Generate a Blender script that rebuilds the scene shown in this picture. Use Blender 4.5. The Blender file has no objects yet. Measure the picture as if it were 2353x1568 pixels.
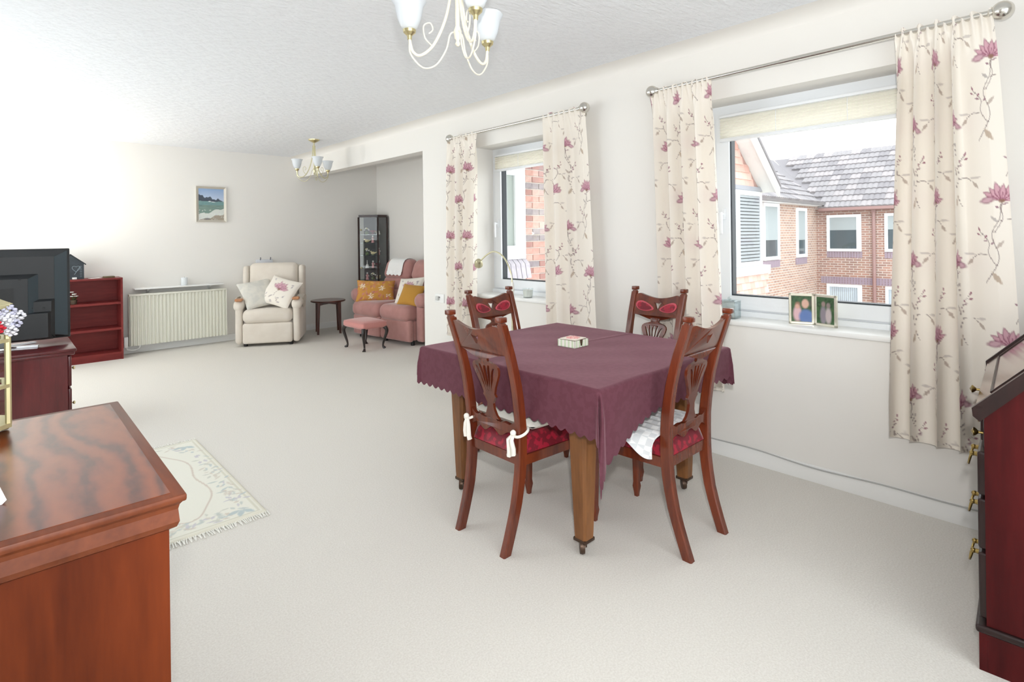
import bpy, bmesh, math, random
import numpy as np
from mathutils import Vector, Matrix
from mathutils.geometry import tessellate_polygon
random.seed(7); rng = np.random.default_rng(7)
SC = bpy.context.scene
COL = SC.collection
PI = math.pi

# ------------------------------------------------------------------ camera
def make_camera():
    yaw, roll, f, cy = 0.754987, 0.0126229, 1249.45, 544.28
    c, s = math.cos(roll), math.sin(roll)
    F = Vector((math.sin(yaw), math.cos(yaw), 0)); r = Vector((math.cos(yaw), -math.sin(yaw), 0))
    d = F.cross(r)
    R = c*r + s*d; D = -s*r + c*d
    cam = bpy.data.cameras.new('camera'); o = bpy.data.objects.new('camera', cam); COL.objects.link(o)
    m = Matrix.Identity(4)
    for i in range(3):
        m[i][0] = R[i]; m[i][1] = -D[i]; m[i][2] = -F[i]
    m[0][3], m[1][3], m[2][3] = 0, 0, 1.30
    o.matrix_world = m
    cam.sensor_width = 36; cam.lens = f/2353*36
    cam.shift_y = -(784-cy)/2353
    cam.clip_start = .02; cam.clip_end = 300
    SC.camera = o
make_camera()

# ------------------------------------------------------------------ world, lights, exposure
w = bpy.data.worlds.new('overcast_sky'); SC.world = w; w.use_nodes = True
w.node_tree.nodes['Background'].inputs[0].default_value = (.93, .965, 1, 1)
w.node_tree.nodes['Background'].inputs[1].default_value = 3.2

def lamp(name, kind, loc, power, col=(1,1,1), size=.1, rot=None, **kw):
    l = bpy.data.lights.new(name, kind); l.energy = power; l.color = col
    if kind == 'AREA': l.size = size
    else: l.shadow_soft_size = size
    for k, v in kw.items(): setattr(l, k, v)
    o = bpy.data.objects.new(name, l); COL.objects.link(o); o.location = loc
    if rot: o.rotation_euler = rot
    return o
# the photographer's flash just above the camera
fl = lamp('camera_flash', 'SPOT', (-.02, -.06, 1.53), 120, (1, .995, .985), .03, spot_size=math.radians(140), spot_blend=1.0)
fl.rotation_euler = Vector((1.75, 1.75, .15)).to_track_quat('-Z', 'Y').to_euler()
vs = SC.view_settings
vs.view_transform = 'Standard'; vs.look = 'None'; vs.gamma = 1; vs.use_curve_mapping = False
vs.exposure = 0.26

# ------------------------------------------------------------------ materials
def lin(c):
    return tuple(((x/255)/12.92 if x/255 <= .04045 else ((x/255+.055)/1.055)**2.4) for x in c[:3])
MATS = {}
def M(name, col=(200,200,200), rough=.6, metal=0, spec=.5, coat=0, mix=None, bump=None, sheen=0, trans=0, stretch=(1,1,1), attr=False, rough2=None):
    """plain principled; mix=(col2, scale, lo, hi[,detail]) noise between colours; bump=(scale, strength, distance)"""
    if name in MATS: return MATS[name]
    m = bpy.data.materials.new(name); m.use_nodes = True; MATS[name] = m
    nt = m.node_tree; N = nt.nodes; L = nt.links
    b = N['Principled BSDF']
    b.inputs['Roughness'].default_value = rough; b.inputs['Metallic'].default_value = metal
    b.inputs['Specular IOR Level'].default_value = spec
    b.inputs['Coat Weight'].default_value = coat; b.inputs['Coat Roughness'].default_value = .12
    if sheen: b.inputs['Sheen Weight'].default_value = sheen; b.inputs['Sheen Roughness'].default_value = .4
    b.inputs['Base Color'].default_value = (*lin(col), 1)
    if mix or bump:
        tc = N.new('ShaderNodeTexCoord'); mp = N.new('ShaderNodeMapping'); mp.inputs['Scale'].default_value = stretch
        L.new(tc.outputs['Object'], mp.inputs[0])
    csock = None
    if attr:
        a = N.new('ShaderNodeVertexColor'); a.layer_name = 'Col'; csock = a.outputs['Color']
    if mix:
        n = N.new('ShaderNodeTexNoise'); n.inputs['Scale'].default_value = mix[1]; n.inputs['Detail'].default_value = mix[4] if len(mix) > 4 else 4
        L.new(mp.outputs[0], n.inputs['Vector'])
        r = N.new('ShaderNodeValToRGB'); r.color_ramp.elements[0].position = mix[2]; r.color_ramp.elements[1].position = mix[3]
        r.color_ramp.elements[0].color = (*lin(col), 1); r.color_ramp.elements[1].color = (*lin(mix[0]), 1)
        L.new(n.outputs['Fac'], r.inputs[0]); csock = r.outputs[0]
    if csock: L.new(csock, b.inputs['Base Color'])
    if bump:
        n2 = N.new('ShaderNodeTexNoise'); n2.inputs['Scale'].default_value = bump[0]; n2.inputs['Detail'].default_value = 3
        L.new(mp.outputs[0], n2.inputs['Vector'])
        bp = N.new('ShaderNodeBump'); bp.inputs['Strength'].default_value = bump[1]; bp.inputs['Distance'].default_value = bump[2]
        L.new(n2.outputs['Fac'], bp.inputs['Height']); L.new(bp.outputs[0], b.inputs['Normal'])
    if trans:
        t = N.new('ShaderNodeBsdfTranslucent'); t.inputs[0].default_value = (*lin(col), 1)
        if csock: L.new(csock, t.inputs[0])
        mx = N.new('ShaderNodeMixShader'); mx.inputs[0].default_value = trans
        L.new(b.outputs[0], mx.inputs[1]); L.new(t.outputs[0], mx.inputs[2]); L.new(mx.outputs[0], N['Material Output'].inputs[0])
    return m

def wood(name, dark, light, axis='z', scale=6, rough=.32, coat=.3, figure=0, spread=(.3, .72), spec=.35, ratio=.12):
    """streaky grain along an axis, with optional swirled figure"""
    if name in MATS: return MATS[name]
    m = bpy.data.materials.new(name); m.use_nodes = True; MATS[name] = m
    nt = m.node_tree; N = nt.nodes; L = nt.links; b = N['Principled BSDF']
    tc = N.new('ShaderNodeTexCoord'); mp = N.new('ShaderNodeMapping'); L.new(tc.outputs['Object'], mp.inputs[0])
    s = [scale]*3; s['xyz'.index(axis)] = scale*ratio; mp.inputs['Scale'].default_value = s
    n = N.new('ShaderNodeTexNoise'); n.inputs['Scale'].default_value = 1.6; n.inputs['Detail'].default_value = 6
    n.inputs['Distortion'].default_value = figure; L.new(mp.outputs[0], n.inputs['Vector'])
    n2 = N.new('ShaderNodeTexNoise'); n2.inputs['Scale'].default_value = 11; n2.inputs['Detail'].default_value = 3; L.new(mp.outputs[0], n2.inputs['Vector'])
    ma = N.new('ShaderNodeMath'); ma.operation = 'MULTIPLY_ADD'; ma.inputs[1].default_value = .3; L.new(n2.outputs['Fac'], ma.inputs[0])
    mb = N.new('ShaderNodeMath'); mb.operation = 'MULTIPLY'; mb.inputs[1].default_value = .72; L.new(n.outputs['Fac'], mb.inputs[0]); L.new(mb.outputs[0], ma.inputs[2])
    r = N.new('ShaderNodeValToRGB'); r.color_ramp.elements[0].position = spread[0]; r.color_ramp.elements[1].position = spread[1]
    r.color_ramp.elements[0].color = (*lin(dark), 1); r.color_ramp.elements[1].color = (*lin(light), 1)
    L.new(ma.outputs[0], r.inputs[0]); L.new(r.outputs[0], b.inputs['Base Color'])
    b.inputs['Roughness'].default_value = rough; b.inputs['Coat Weight'].default_value = coat; b.inputs['Coat Roughness'].default_value = .15; b.inputs['Specular IOR Level'].default_value = spec
    return m

def flame(name, cols, scale=(7, 2.4, 1), rough=.3, coat=.18):
    """figured crotch veneer: strongly distorted bands"""
    m = bpy.data.materials.new(name); m.use_nodes = True; MATS[name] = m
    nt = m.node_tree; N = nt.nodes; L = nt.links; b = N['Principled BSDF']
    tc = N.new('ShaderNodeTexCoord'); mp = N.new('ShaderNodeMapping'); L.new(tc.outputs['Object'], mp.inputs[0]); mp.inputs['Scale'].default_value = scale
    n0 = N.new('ShaderNodeTexNoise'); n0.inputs['Scale'].default_value = .9; n0.inputs['Detail'].default_value = 2; L.new(mp.outputs[0], n0.inputs['Vector'])
    wv = N.new('ShaderNodeTexWave'); wv.inputs['Scale'].default_value = .9; wv.inputs['Distortion'].default_value = 12; wv.inputs['Detail'].default_value = 3.5; wv.inputs['Detail Scale'].default_value = 1.1; L.new(mp.outputs[0], wv.inputs['Vector'])
    n1 = N.new('ShaderNodeTexNoise'); n1.inputs['Scale'].default_value = 9; n1.inputs['Detail'].default_value = 4; L.new(mp.outputs[0], n1.inputs['Vector'])
    a = N.new('ShaderNodeMath'); a.operation = 'MULTIPLY_ADD'; a.inputs[1].default_value = .55; L.new(wv.outputs['Fac'], a.inputs[0])
    c = N.new('ShaderNodeMath'); c.operation = 'MULTIPLY_ADD'; c.inputs[1].default_value = .5; c.inputs[2].default_value = -.12; L.new(n1.outputs['Fac'], c.inputs[0]); L.new(c.outputs[0], a.inputs[2])
    r = N.new('ShaderNodeValToRGB'); e = r.color_ramp.elements; e[0].position = .1; e[0].color = (*lin(cols[0]), 1); e[1].position = .85; e[1].color = (*lin(cols[2]), 1)
    q = e.new(.42); q.color = (*lin(cols[1]), 1); L.new(a.outputs[0], r.inputs[0]); L.new(r.outputs[0], b.inputs['Base Color'])
    b.inputs['Roughness'].default_value = rough; b.inputs['Coat Weight'].default_value = coat; b.inputs['Coat Roughness'].default_value = .15
    return m

def thin_glass(name, tint=(1,1,1), refl=.08, rough=0.0):
    if name in MATS: return MATS[name]
    m = bpy.data.materials.new(name); m.use_nodes = True; MATS[name] = m
    nt = m.node_tree; N = nt.nodes; L = nt.links; N.remove(N['Principled BSDF'])
    t = N.new('ShaderNodeBsdfTransparent'); t.inputs[0].default_value = (*tint, 1)
    g = N.new('ShaderNodeBsdfGlossy'); g.inputs['Roughness'].default_value = rough
    mx = N.new('ShaderNodeMixShader'); mx.inputs[0].default_value = refl
    L.new(t.outputs[0], mx.inputs[1]); L.new(g.outputs[0], mx.inputs[2]); L.new(mx.outputs[0], N['Material Output'].inputs[0])
    return m

def brick_mat(name, c1, c2, mortar, bw=.225, bh=.075, mort=.011):
    if name in MATS: return MATS[name]
    m = bpy.data.materials.new(name); m.use_nodes = True; MATS[name] = m
    nt = m.node_tree; N = nt.nodes; L = nt.links; b = N['Principled BSDF']; b.inputs['Roughness'].default_value = .9
    tc = N.new('ShaderNodeTexCoord'); sx = N.new('ShaderNodeSeparateXYZ'); L.new(tc.outputs['Object'], sx.inputs[0])
    ad = N.new('ShaderNodeMath'); L.new(sx.outputs[0], ad.inputs[0]); L.new(sx.outputs[1], ad.inputs[1])
    cx = N.new('ShaderNodeCombineXYZ'); L.new(ad.outputs[0], cx.inputs[0]); L.new(sx.outputs[2], cx.inputs[1])
    br = N.new('ShaderNodeTexBrick'); br.inputs['Scale'].default_value = 1; br.inputs['Brick Width'].default_value = bw
    br.inputs['Row Height'].default_value = bh; br.inputs['Mortar Size'].default_value = mort
    br.inputs['Color1'].default_value = (*lin(c1), 1); br.inputs['Color2'].default_value = (*lin(c2), 1); br.inputs['Mortar'].default_value = (*lin(mortar), 1)
    L.new(cx.outputs[0], br.inputs['Vector']); L.new(br.outputs['Color'], b.inputs['Base Color'])
    return m

# ------------------------------------------------------------------ mesh building
class MB:
    def __init__(s): s.v = []; s.f = []
    def add(s, v, f, mat=None):
        k = len(s.v)
        s.v += [tuple(mat @ Vector(p)) for p in v] if mat else [tuple(p) for p in v]
        s.f += [tuple(i+k for i in q) for q in f]; return s
    def box(s, x0, x1, y0, y1, z0, z1, mat=None):
        v = [(x0,y0,z0),(x1,y0,z0),(x1,y1,z0),(x0,y1,z0),(x0,y0,z1),(x1,y0,z1),(x1,y1,z1),(x0,y1,z1)]
        return s.add(v, [(3,2,1,0),(4,5,6,7),(0,1,5,4),(1,2,6,5),(2,3,7,6),(3,0,4,7)], mat)
    def rbox(s, x0, x1, y0, y1, z0, z1, r=.01, seg=2, mat=None):
        bm = bmesh.new(); bmesh.ops.create_cube(bm, size=1)
        for v in bm.verts: v.co = Vector(((x0+x1)/2+v.co.x*(x1-x0), (y0+y1)/2+v.co.y*(y1-y0), (z0+z1)/2+v.co.z*(z1-z0)))
        r = min(r, .499*min(x1-x0, y1-y0, z1-z0))
        bmesh.ops.bevel(bm, geom=bm.edges[:], offset=r, segments=seg, profile=.5, affect='EDGES')
        bm.verts.index_update()
        s.add([v.co[:] for v in bm.verts], [[v.index for v in f.verts] for f in bm.faces], mat); bm.free(); return s
    def tube(s, path, r, seg=8, caps=True, closed=False, flat=None):
        P = [Vector(p) for p in path]; n = len(P)
        rr = r if isinstance(r, (list, tuple)) else [r]*n
        up = None; k = len(s.v)
        for i, p in enumerate(P):
            t = (P[(i+1) % n]-P[i-1]) if closed else (P[min(i+1, n-1)]-P[max(i-1, 0)])
            t.normalize()
            if up is None:
                up = Vector((0,0,1)) if abs(t.z) < .9 else Vector((1,0,0))
            a = t.cross(up)
            if a.length < 1e-6: a = t.orthogonal()
            a.normalize(); u2 = a.cross(t).normalized(); up = u2
            for j in range(seg):
                th = 2*PI*(j+.5)/seg
                s.v.append(tuple(p + a*math.cos(th)*rr[i]*(flat[0] if flat else 1) + u2*math.sin(th)*rr[i]*(flat[1] if flat else 1)))
        m = n if closed else n-1
        for i in range(m):
            for j in range(seg):
                a0 = k+i*seg+j; a1 = k+i*seg+(j+1) % seg; b0 = k+((i+1) % n)*seg+j; b1 = k+((i+1) % n)*seg+(j+1) % seg
                s.f.append((a0, b0, b1, a1)[::-1])
        if caps and not closed:
            s.f.append(tuple(k+j for j in range(seg))[::-1]); s.f.append(tuple(k+(n-1)*seg+j for j in range(seg)))
        return s
    def sweep_rect(s, path, hx, hy, mat=None):
        """rectangular section in the x-y plane, path mostly along z; hx, hy half sizes (lists)"""
        n = len(path); v = []; f = []
        for (x, y, z), a, b in zip(path, hx, hy):
            c = .28*min(a, b)
            for dx, dy in ((-a+c,-b),(a-c,-b),(a,-b+c),(a,b-c),(a-c,b),(-a+c,b),(-a,b-c),(-a,-b+c)): v.append((x+dx, y+dy, z))
        for i in range(n-1):
            for j in range(8): f.append((i*8+j, i*8+(j+1) % 8, i*8+8+(j+1) % 8, i*8+8+j))
        f.append(tuple(range(8))[::-1]); f.append(tuple(range((n-1)*8, n*8)))
        return s.add(v, f, mat)
    def lathe(s, prof, seg=16, c=(0,0,0), mat=None, wob=None):
        v = []; f = []; n = len(prof)
        for i, (r, z) in enumerate(prof):
            for j in range(seg):
                th = 2*PI*j/seg; q = r*(1+(wob(i, th) if wob else 0))
                v.append((c[0]+q*math.cos(th), c[1]+q*math.sin(th), c[2]+z))
        for i in range(n-1):
            for j in range(seg):
                f.append((i*seg+j, i*seg+(j+1) % seg, (i+1)*seg+(j+1) % seg, (i+1)*seg+j))
        if prof[0][0] > 1e-5: f.append(tuple(range(seg))[::-1])
        if prof[-1][0] > 1e-5: f.append(tuple(range((n-1)*seg, n*seg)))
        return s.add(v, f, mat)
    def prism(s, poly, lo, hi, axis='z', mat=None, holes=()):
        """2-D outline (with holes) extruded along an axis; outline coords are the two other axes in order"""
        loops = [list(poly)]+[list(h) for h in holes]
        flat = [p for l in loops for p in l]
        tri = tessellate_polygon([[Vector((a, b, 0)) for a, b in l] for l in loops])
        def P(a, b, c):
            return (c,a,b) if axis == 'x' else ((a,c,b) if axis == 'y' else (a,b,c))
        n = len(flat); v = [P(a,b,lo) for a,b in flat]+[P(a,b,hi) for a,b in flat]
        f = []
        if not holes and len(poly) <= 40 and convex(poly):
            f = [tuple(range(n))[::-1], tuple(range(n, 2*n))]
        else:
            for t in tri: f.append(tuple(t)); f.append(tuple(i+n for i in t[::-1]))
        k = 0
        for l in loops:
            m = len(l)
            for i in range(m): f.append((k+i, k+(i+1) % m, n+k+(i+1) % m, n+k+i))
            k += m
        return s.add(v, f, mat)
    def grid(s, nu, nv, fn, wrapu=False, mat=None):
        v = [fn(i/(nu if wrapu else nu-1), j/(nv-1)) for j in range(nv) for i in range(nu)]
        f = []
        for j in range(nv-1):
            for i in range(nu if wrapu else nu-1):
                f.append((j*nu+i, j*nu+(i+1) % nu, (j+1)*nu+(i+1) % nu, (j+1)*nu+i))
        return s.add(v, f, mat)
    def ball(s, c, r, seg=12, rings=8, sc=(1,1,1), mat=None):
        return s.lathe_ball(c, r, seg, rings, sc, mat)
    def lathe_ball(s, c, r, seg, rings, sc, mat):
        v = []; f = []
        for i in range(1, rings):
            a = PI*i/rings
            for j in range(seg):
                t = 2*PI*j/seg
                v.append((c[0]+r*sc[0]*math.sin(a)*math.cos(t), c[1]+r*sc[1]*math.sin(a)*math.sin(t), c[2]-r*sc[2]*math.cos(a)))
        b = len(v); v.append((c[0],c[1],c[2]-r*sc[2])); v.append((c[0],c[1],c[2]+r*sc[2]))
        for i in range(rings-2):
            for j in range(seg): f.append((i*seg+j, i*seg+(j+1) % seg, (i+1)*seg+(j+1) % seg, (i+1)*seg+j))
        for j in range(seg):
            f.append((b, (j+1) % seg, j)); f.append((b+1, (rings-2)*seg+j, (rings-2)*seg+(j+1) % seg))
        return s.add(v, f, mat)
    def warp(s, fn): s.v = [tuple(fn(*p)) for p in s.v]; return s
    def mesh(s, name, mat, smooth=35):
        me = bpy.data.meshes.new(name); me.from_pydata(s.v, [], s.f); me.update()
        if mat: me.materials.append(mat)
        bm = bmesh.new(); bm.from_mesh(me); bmesh.ops.recalc_face_normals(bm, faces=bm.faces[:]); bm.to_mesh(me); bm.free()
        if smooth:
            me.polygons.foreach_set('use_smooth', [True]*len(me.polygons))
            me.set_sharp_from_angle(angle=math.radians(smooth))
        return me
    def build(s, name, mat, parent=None, smooth=35, loc=None, rot=None, label=None, kind=None):
        return obj(name, s.mesh(name, mat, smooth), parent, loc, rot, label, kind)

def convex(p):
    n = len(p); sg = 0
    for i in range(n):
        a, b, c = p[i], p[(i+1) % n], p[(i+2) % n]
        z = (b[0]-a[0])*(c[1]-b[1])-(b[1]-a[1])*(c[0]-b[0])
        if abs(z) < 1e-12: continue
        if sg == 0: sg = z
        elif sg*z < 0: return False
    return True
def obj(name, me, parent=None, loc=None, rot=None, label=None, kind=None):
    o = bpy.data.objects.new(name, me); COL.objects.link(o)
    if parent: o.parent = parent
    if loc: o.location = loc
    if rot: o.rotation_euler = rot if not isinstance(rot, (int, float)) else (0, 0, rot)
    if label: o['label'] = label
    if kind: o['kind'] = kind
    return o
def thing(name, label, cat, loc=(0,0,0), rotz=0, group=None):
    o = bpy.data.objects.new(name, None); COL.objects.link(o); o.empty_display_size = .1
    o.location = loc; o.rotation_euler = (0, 0, rotz); tag(o, label, cat, group); return o
def tag(o, label, cat, group=None, kind=None):
    o['label'] = label; o['category'] = cat
    if group: o['group'] = group
    if kind: o['kind'] = kind
    return o
def struct(name, parent=None, loc=None):
    o = bpy.data.objects.new(name, None); COL.objects.link(o); o['kind'] = 'structure'
    if loc: o.location = loc
    if parent: o.parent = parent
    return o
def lerp(a, b, t): return a+(b-a)*t
def interp(xs, ys, x): return float(np.interp(x, xs, ys))
def smooth_path(pts, n=6):
    """Catmull-Rom through points"""
    P = [Vector(p) for p in pts]; out = []
    for i in range(len(P)-1):
        p0 = P[max(i-1,0)]; p1 = P[i]; p2 = P[i+1]; p3 = P[min(i+2, len(P)-1)]
        for k in range(n):
            t = k/n
            out.append(.5*((2*p1)+(p2-p0)*t+(2*p0-5*p1+4*p2-p3)*t*t+(-p0+3*p1-3*p2+p3)*t**3))
    out.append(P[-1]); return [tuple(p) for p in out]

# ------------------------------------------------------------------ printed patterns (painted on a small periodic grid, read into vertex colours)
class Canvas:
    def __init__(s, w, h, res, bg, wrap=True):
        s.w, s.h, s.wrap = w, h, wrap
        s.nx, s.ny = int(round(w/res)), int(round(h/res))
        X, Y = np.meshgrid((np.arange(s.nx)+.5)*w/s.nx, (np.arange(s.ny)+.5)*h/s.ny)
        s.X, s.Y = X, Y
        s.a = np.empty((s.ny, s.nx, 3)); s.a[:] = lin(bg)
    def d(s, cx, cy):
        dx = s.X-cx; dy = s.Y-cy
        if s.wrap:
            dx = dx-np.round(dx/s.w)*s.w; dy = dy-np.round(dy/s.h)*s.h
        return dx, dy
    def put(s, mask, col, al=1):
        m = (np.clip(mask, 0, 1)*al)[..., None]; s.a = s.a*(1-m)+np.array(lin(col))*m
    def ell(s, cx, cy, a, b, ang, col, al=1, soft=.3, point=0):
        dx, dy = s.d(cx, cy); c, n = math.cos(ang), math.sin(ang)
        u = (dx*c+dy*n)/a; v = (-dx*n+dy*c)/b
        if point: v = v/np.maximum(1-point*np.abs(u)**1.5, .05)
        s.put((1-np.sqrt(u*u+v*v))/soft, col, al)
    def line(s, pts, wd, col, al=1):
        P = smooth_path([(x, y, 0) for x, y in pts], 6); best = None
        for p, q in zip(P[:-1], P[1:]):
            mx, my = (p[0]+q[0])/2, (p[1]+q[1])/2
            dx, dy = s.d(mx, my); ex, ey = q[0]-p[0], q[1]-p[1]; L2 = ex*ex+ey*ey+1e-12
            t = np.clip((dx*ex+dy*ey)/L2, -.5, .5); dd = np.hypot(dx-t*ex, dy-t*ey)
            best = dd if best is None else np.minimum(best, dd)
        s.put((wd-best)/(wd*.6), col, al)
    def leaf(s, x, y, ln, wd, ang, col, al=.8):
        s.ell(x+math.cos(ang)*ln/2, y+math.sin(ang)*ln/2, ln/2, wd/2, ang, col, al, point=.75)
    def flower(s, x, y, R, lean=0, n=7, c1=(216,172,184), c2=(138,74,96), spread=1.15):
        order = sorted(range(n), key=lambda k: -abs(k-(n-1)/2))
        for k in order:
            a = PI/2+lean+(k-(n-1)/2)/((n-1)/2)*spread
            ln = R*(1-.12*(k % 2))*(1 if abs(k-(n-1)/2) < n/2-1 else .95)
            cx, cy = x+math.cos(a)*ln*.52, y+math.sin(a)*ln*.52
            s.ell(cx, cy, ln*.55, ln*.2, a, c2, .85, .25, .6)
            s.ell(cx, cy, ln*.50, ln*.158, a, c1, .95, .35, .6)
            s.line([(x, y), (cx, cy)], R*.03, c2, .6)
        s.ell(x, y, R*.16, R*.12, 0, (150, 120, 100), .8)
    def sample(s, X, Y):
        if s.wrap: i = np.floor(X/s.w*s.nx).astype(int) % s.nx; j = np.floor(Y/s.h*s.ny).astype(int) % s.ny
        else: i = np.clip(np.floor(X/s.w*s.nx).astype(int), 0, s.nx-1); j = np.clip(np.floor(Y/s.h*s.ny).astype(int), 0, s.ny-1)
        return s.a[j, i]
def vcol(me, rgb):
    a = me.color_attributes.new('Col', 'FLOAT_COLOR', 'POINT')
    d = np.ones((len(me.vertices), 4), np.float32); d[:, :3] = rgb; a.data.foreach_set('color', d.ravel())
def grid_mesh(name, P, mat, smooth=True, rgb=None):
    """P: (nv, nu, 3) array of points"""
    nv, nu = P.shape[:2]; me = bpy.data.meshes.new(name)
    idx = np.arange(nu*nv).reshape(nv, nu)
    q = np.stack([idx[:-1,:-1], idx[:-1,1:], idx[1:,1:], idx[1:,:-1]], -1).reshape(-1, 4)
    me.vertices.add(nu*nv); me.vertices.foreach_set('co', P.reshape(-1).astype(np.float32))
    me.loops.add(q.size); me.loops.foreach_set('vertex_index', q.ravel().astype(np.int32))
    me.polygons.add(len(q)); me.polygons.foreach_set('loop_start', np.arange(0, q.size, 4, dtype=np.int32))
    me.update(calc_edges=True); me.validate()
    if smooth: me.polygons.foreach_set('use_smooth', [True]*len(q))
    if rgb is not None: vcol(me, rgb.reshape(-1, 3))
    me.materials.append(mat); return me

def floral():
    c = Canvas(.44, .60, .003, (247,240,230))
    st = (158,144,140)
    def spray(x, y, s=1, fx=1):
        c.line([(x, y), (x+.03*fx*s, y+.06*s), (x+.025*fx*s, y+.11*s), (x+.06*fx*s, y+.16*s)], .0021, st)
        for t, (dx, dy, a) in enumerate(((.055,.14,.5),(.06,.16,1.2),(.045,.125,2.2),(.03,.115,.3),(.022,.10,2.6))):
            c.leaf(x+dx*fx*s, y+dy*s, .023, .0085, a if fx > 0 else PI-a, (146,84,106) if t < 3 else (150,110,125), .9)
        c.line([(x+.022*fx*s, y+.05*s), (x+.07*fx*s, y+.055*s), (x+.10*fx*s, y+.03*s)], .0019, st)
        c.leaf(x+.09*fx*s, y+.04*s, .046, .016, -.9 if fx > 0 else PI+.9, (186,170,158), .9)
        c.leaf(x+.08*fx*s, y+.054*s, .05, .014, .05 if fx > 0 else PI-.05, (205,196,190), .8)
    for fx, fy, d, lean, R in ((.11, .34, 1, -.15, .080), (.33, .065, -1, .2, .074)):
        c.line([(fx, fy), (fx-.01*d, fy-.07), (fx-.04*d, fy-.14), (fx-.02*d, fy-.24), (fx-.07*d, fy-.34)], .0023, st)
        spray(fx-.03*d, fy-.13, 1, d); spray(fx-.03*d, fy-.27, .9, -d); spray(fx+.02*d, fy+.10, .7, d)
        c.leaf(fx-.05*d, fy-.29, .07, .024, -1.0 if d > 0 else PI+1.0, (196,178,160), .95)
        c.leaf(fx-.03*d, fy-.20, .05, .016, .9 if d > 0 else PI-.9, (190,175,165), .85)
        c.leaf(fx-.015*d, fy-.09, .042, .014, 2.3 if d > 0 else PI-2.3, (178,170,166), .8)
        c.flower(fx, fy, R, lean)
        c.ell(fx-.05*d, fy+.006, .036, .018, .2*d, (150,92,112), .9, .4, .4); c.ell(fx-.05*d, fy+.006, .029, .012, .2*d, (214,178,188), .95, .5, .4)
    return c
FLORAL = floral()
# ------------------------------------------------------------------ room shell
XR, XW, XO, YB, XA, YE, H, XL, Y0 = 3.091, 3.295, 3.42, 7.675, 4.315, 4.577, 2.457, -1.0, -1.2
WALL = M('wall_paint', (236,233,228), .85, spec=.2, bump=(60, .05, .002))
CEIL = M('ceiling_artex', (238,240,243), .9, spec=.15, bump=(16, .55, .02), stretch=(1, 2.6, 1))
CARPET = M('carpet_pile', (220,215,207), 1, spec=.05, mix=((231,227,220), 160, .35, .65, 6), bump=(420, .35, .004))
GLOSSW = M('white_gloss_paint', (240,240,238), .35)
UPVC = M('white_upvc', (240,243,246), .3)
MB().prism([(XL,Y0),(XR+.02,Y0),(XR+.02,YE-.02),(XA+.02,YE-.02),(XA+.02,YB+.02),(XL,YB+.02)], -.12, 0).build('floor', CARPET, smooth=0, kind='structure')
MB().box(XL-.1, XA+.4, Y0, YB+.2, H, H+.15).build('ceiling', CEIL, smooth=0, kind='structure')
W2, W1 = (.47, 1.64), (2.66, 3.745)          # window openings along y
ZS, ZT = .80, 2.096
m = MB()
m.box(XR, XO, Y0, YE, -.1, ZS-.03); m.box(XR, XO, Y0, YE, ZT, H)
for a, b in ((Y0, W2[0]), (W2[1], W1[0]), (W1[1], YE)): m.box(XR, XO, a, b, ZS-.03, ZT)
m.box(XR, XR+.13, YE, YB, 2.172, H)
m.build('wall_right', WALL, smooth=0, kind='structure')
MB().box(XL-.1, XA+.25, YB, YB+.2, -.1, H).build('wall_back', WALL, smooth=0, kind='structure')
m = MB(); m.box(XL-.12, XL, Y0, 3.1, -.1, H); m.box(XL-.12, XL, 7.2, YB, -.1, H); m.box(XL-.12, XL, 3.1, 7.2, 2.3, H); m.box(XL-.12, XL, 3.1, 7.2, -.1, .06)
m.build('wall_left', WALL, smooth=0, kind='structure')
m = MB(); m.box(XL-.12, -.7, Y0-.12, Y0, -.1, H); m.box(2.0, XO, Y0-.12, Y0, -.1, H); m.box(-.7, 2.0, Y0-.12, Y0, 2.3, H); m.box(-.7, 2.0, Y0-.12, Y0, -.1, .06)
m.build('wall_rear', WALL, smooth=0, kind='structure')
MB().box(XA, XA+.25, YE, YB, -.1, H).build('wall_alcove_right', WALL, smooth=0, kind='structure')
# bay side wall (alcove near side) with an opening for its own window
m = MB(); yb0 = 4.41
m.box(XO, 4.78, yb0, YE, -.1, .83); m.box(XO, 4.78, yb0, YE, 2.1, H); m.box(XO, 3.55, yb0, YE, .83, 2.1); m.box(4.346, 4.78, yb0, YE, .83, 2.1)
wn = m.build('wall_alcove_near', M('mortar', (214,204,196), .95, bump=(80,.3,.003)), smooth=0, kind='structure')
# coving
def coving(name, p0, p1, inward):
    prof = [(0,0),(0,-.057)]+[(.118*(1-math.cos(t)), -.057+.057*math.sin(t)) for t in np.linspace(.15, PI/2, 6)]
    v = []; n = len(prof)
    for p in (p0, p1):
        for a, b in prof: v.append((p[0]+inward[0]*a, p[1]+inward[1]*a, H+b))
    f = [(i, (i+1) % n, n+(i+1) % n, n+i) for i in range(n)]+[tuple(range(n)), tuple(range(n, 2*n))[::-1]]
    MB().add(v, f).build(name, GLOSSW if False else WALL, smooth=40, kind='structure')
coving('trim_1', (XR, Y0), (XR, YB), (-1, 0))
coving('trim_2', (XA, YE), (XA, YB-.0), (-1, 0))
coving('trim_3', (XR+.13, YB), (XA, YB), (0, -1))
# skirting boards
def skirt(name, x0, x1, y0, y1):
    MB().rbox(x0, x1, y0, y1, -.01, .085, .006, 2).build(name, GLOSSW, kind='structure')
skirt('baseboard_right', XR-.016, XR+.004, Y0, YE)
skirt('baseboard_back', XL, XA, YB-.016, YB+.004)
skirt('baseboard_alcove', XA-.016, XA+.004, YE, YB)
c = MB().tube([(XR-.022, y, .085+.006*math.sin(y*5.1)+.004*math.sin(y*11)) for y in np.linspace(.1, 1.95, 60)], .004, 6).build('aerial_cable', M('cable_grey', (178,178,176), .5))
tag(c, 'thin white cable tacked along the top of the white skirting below the big window', 'cable')

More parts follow.
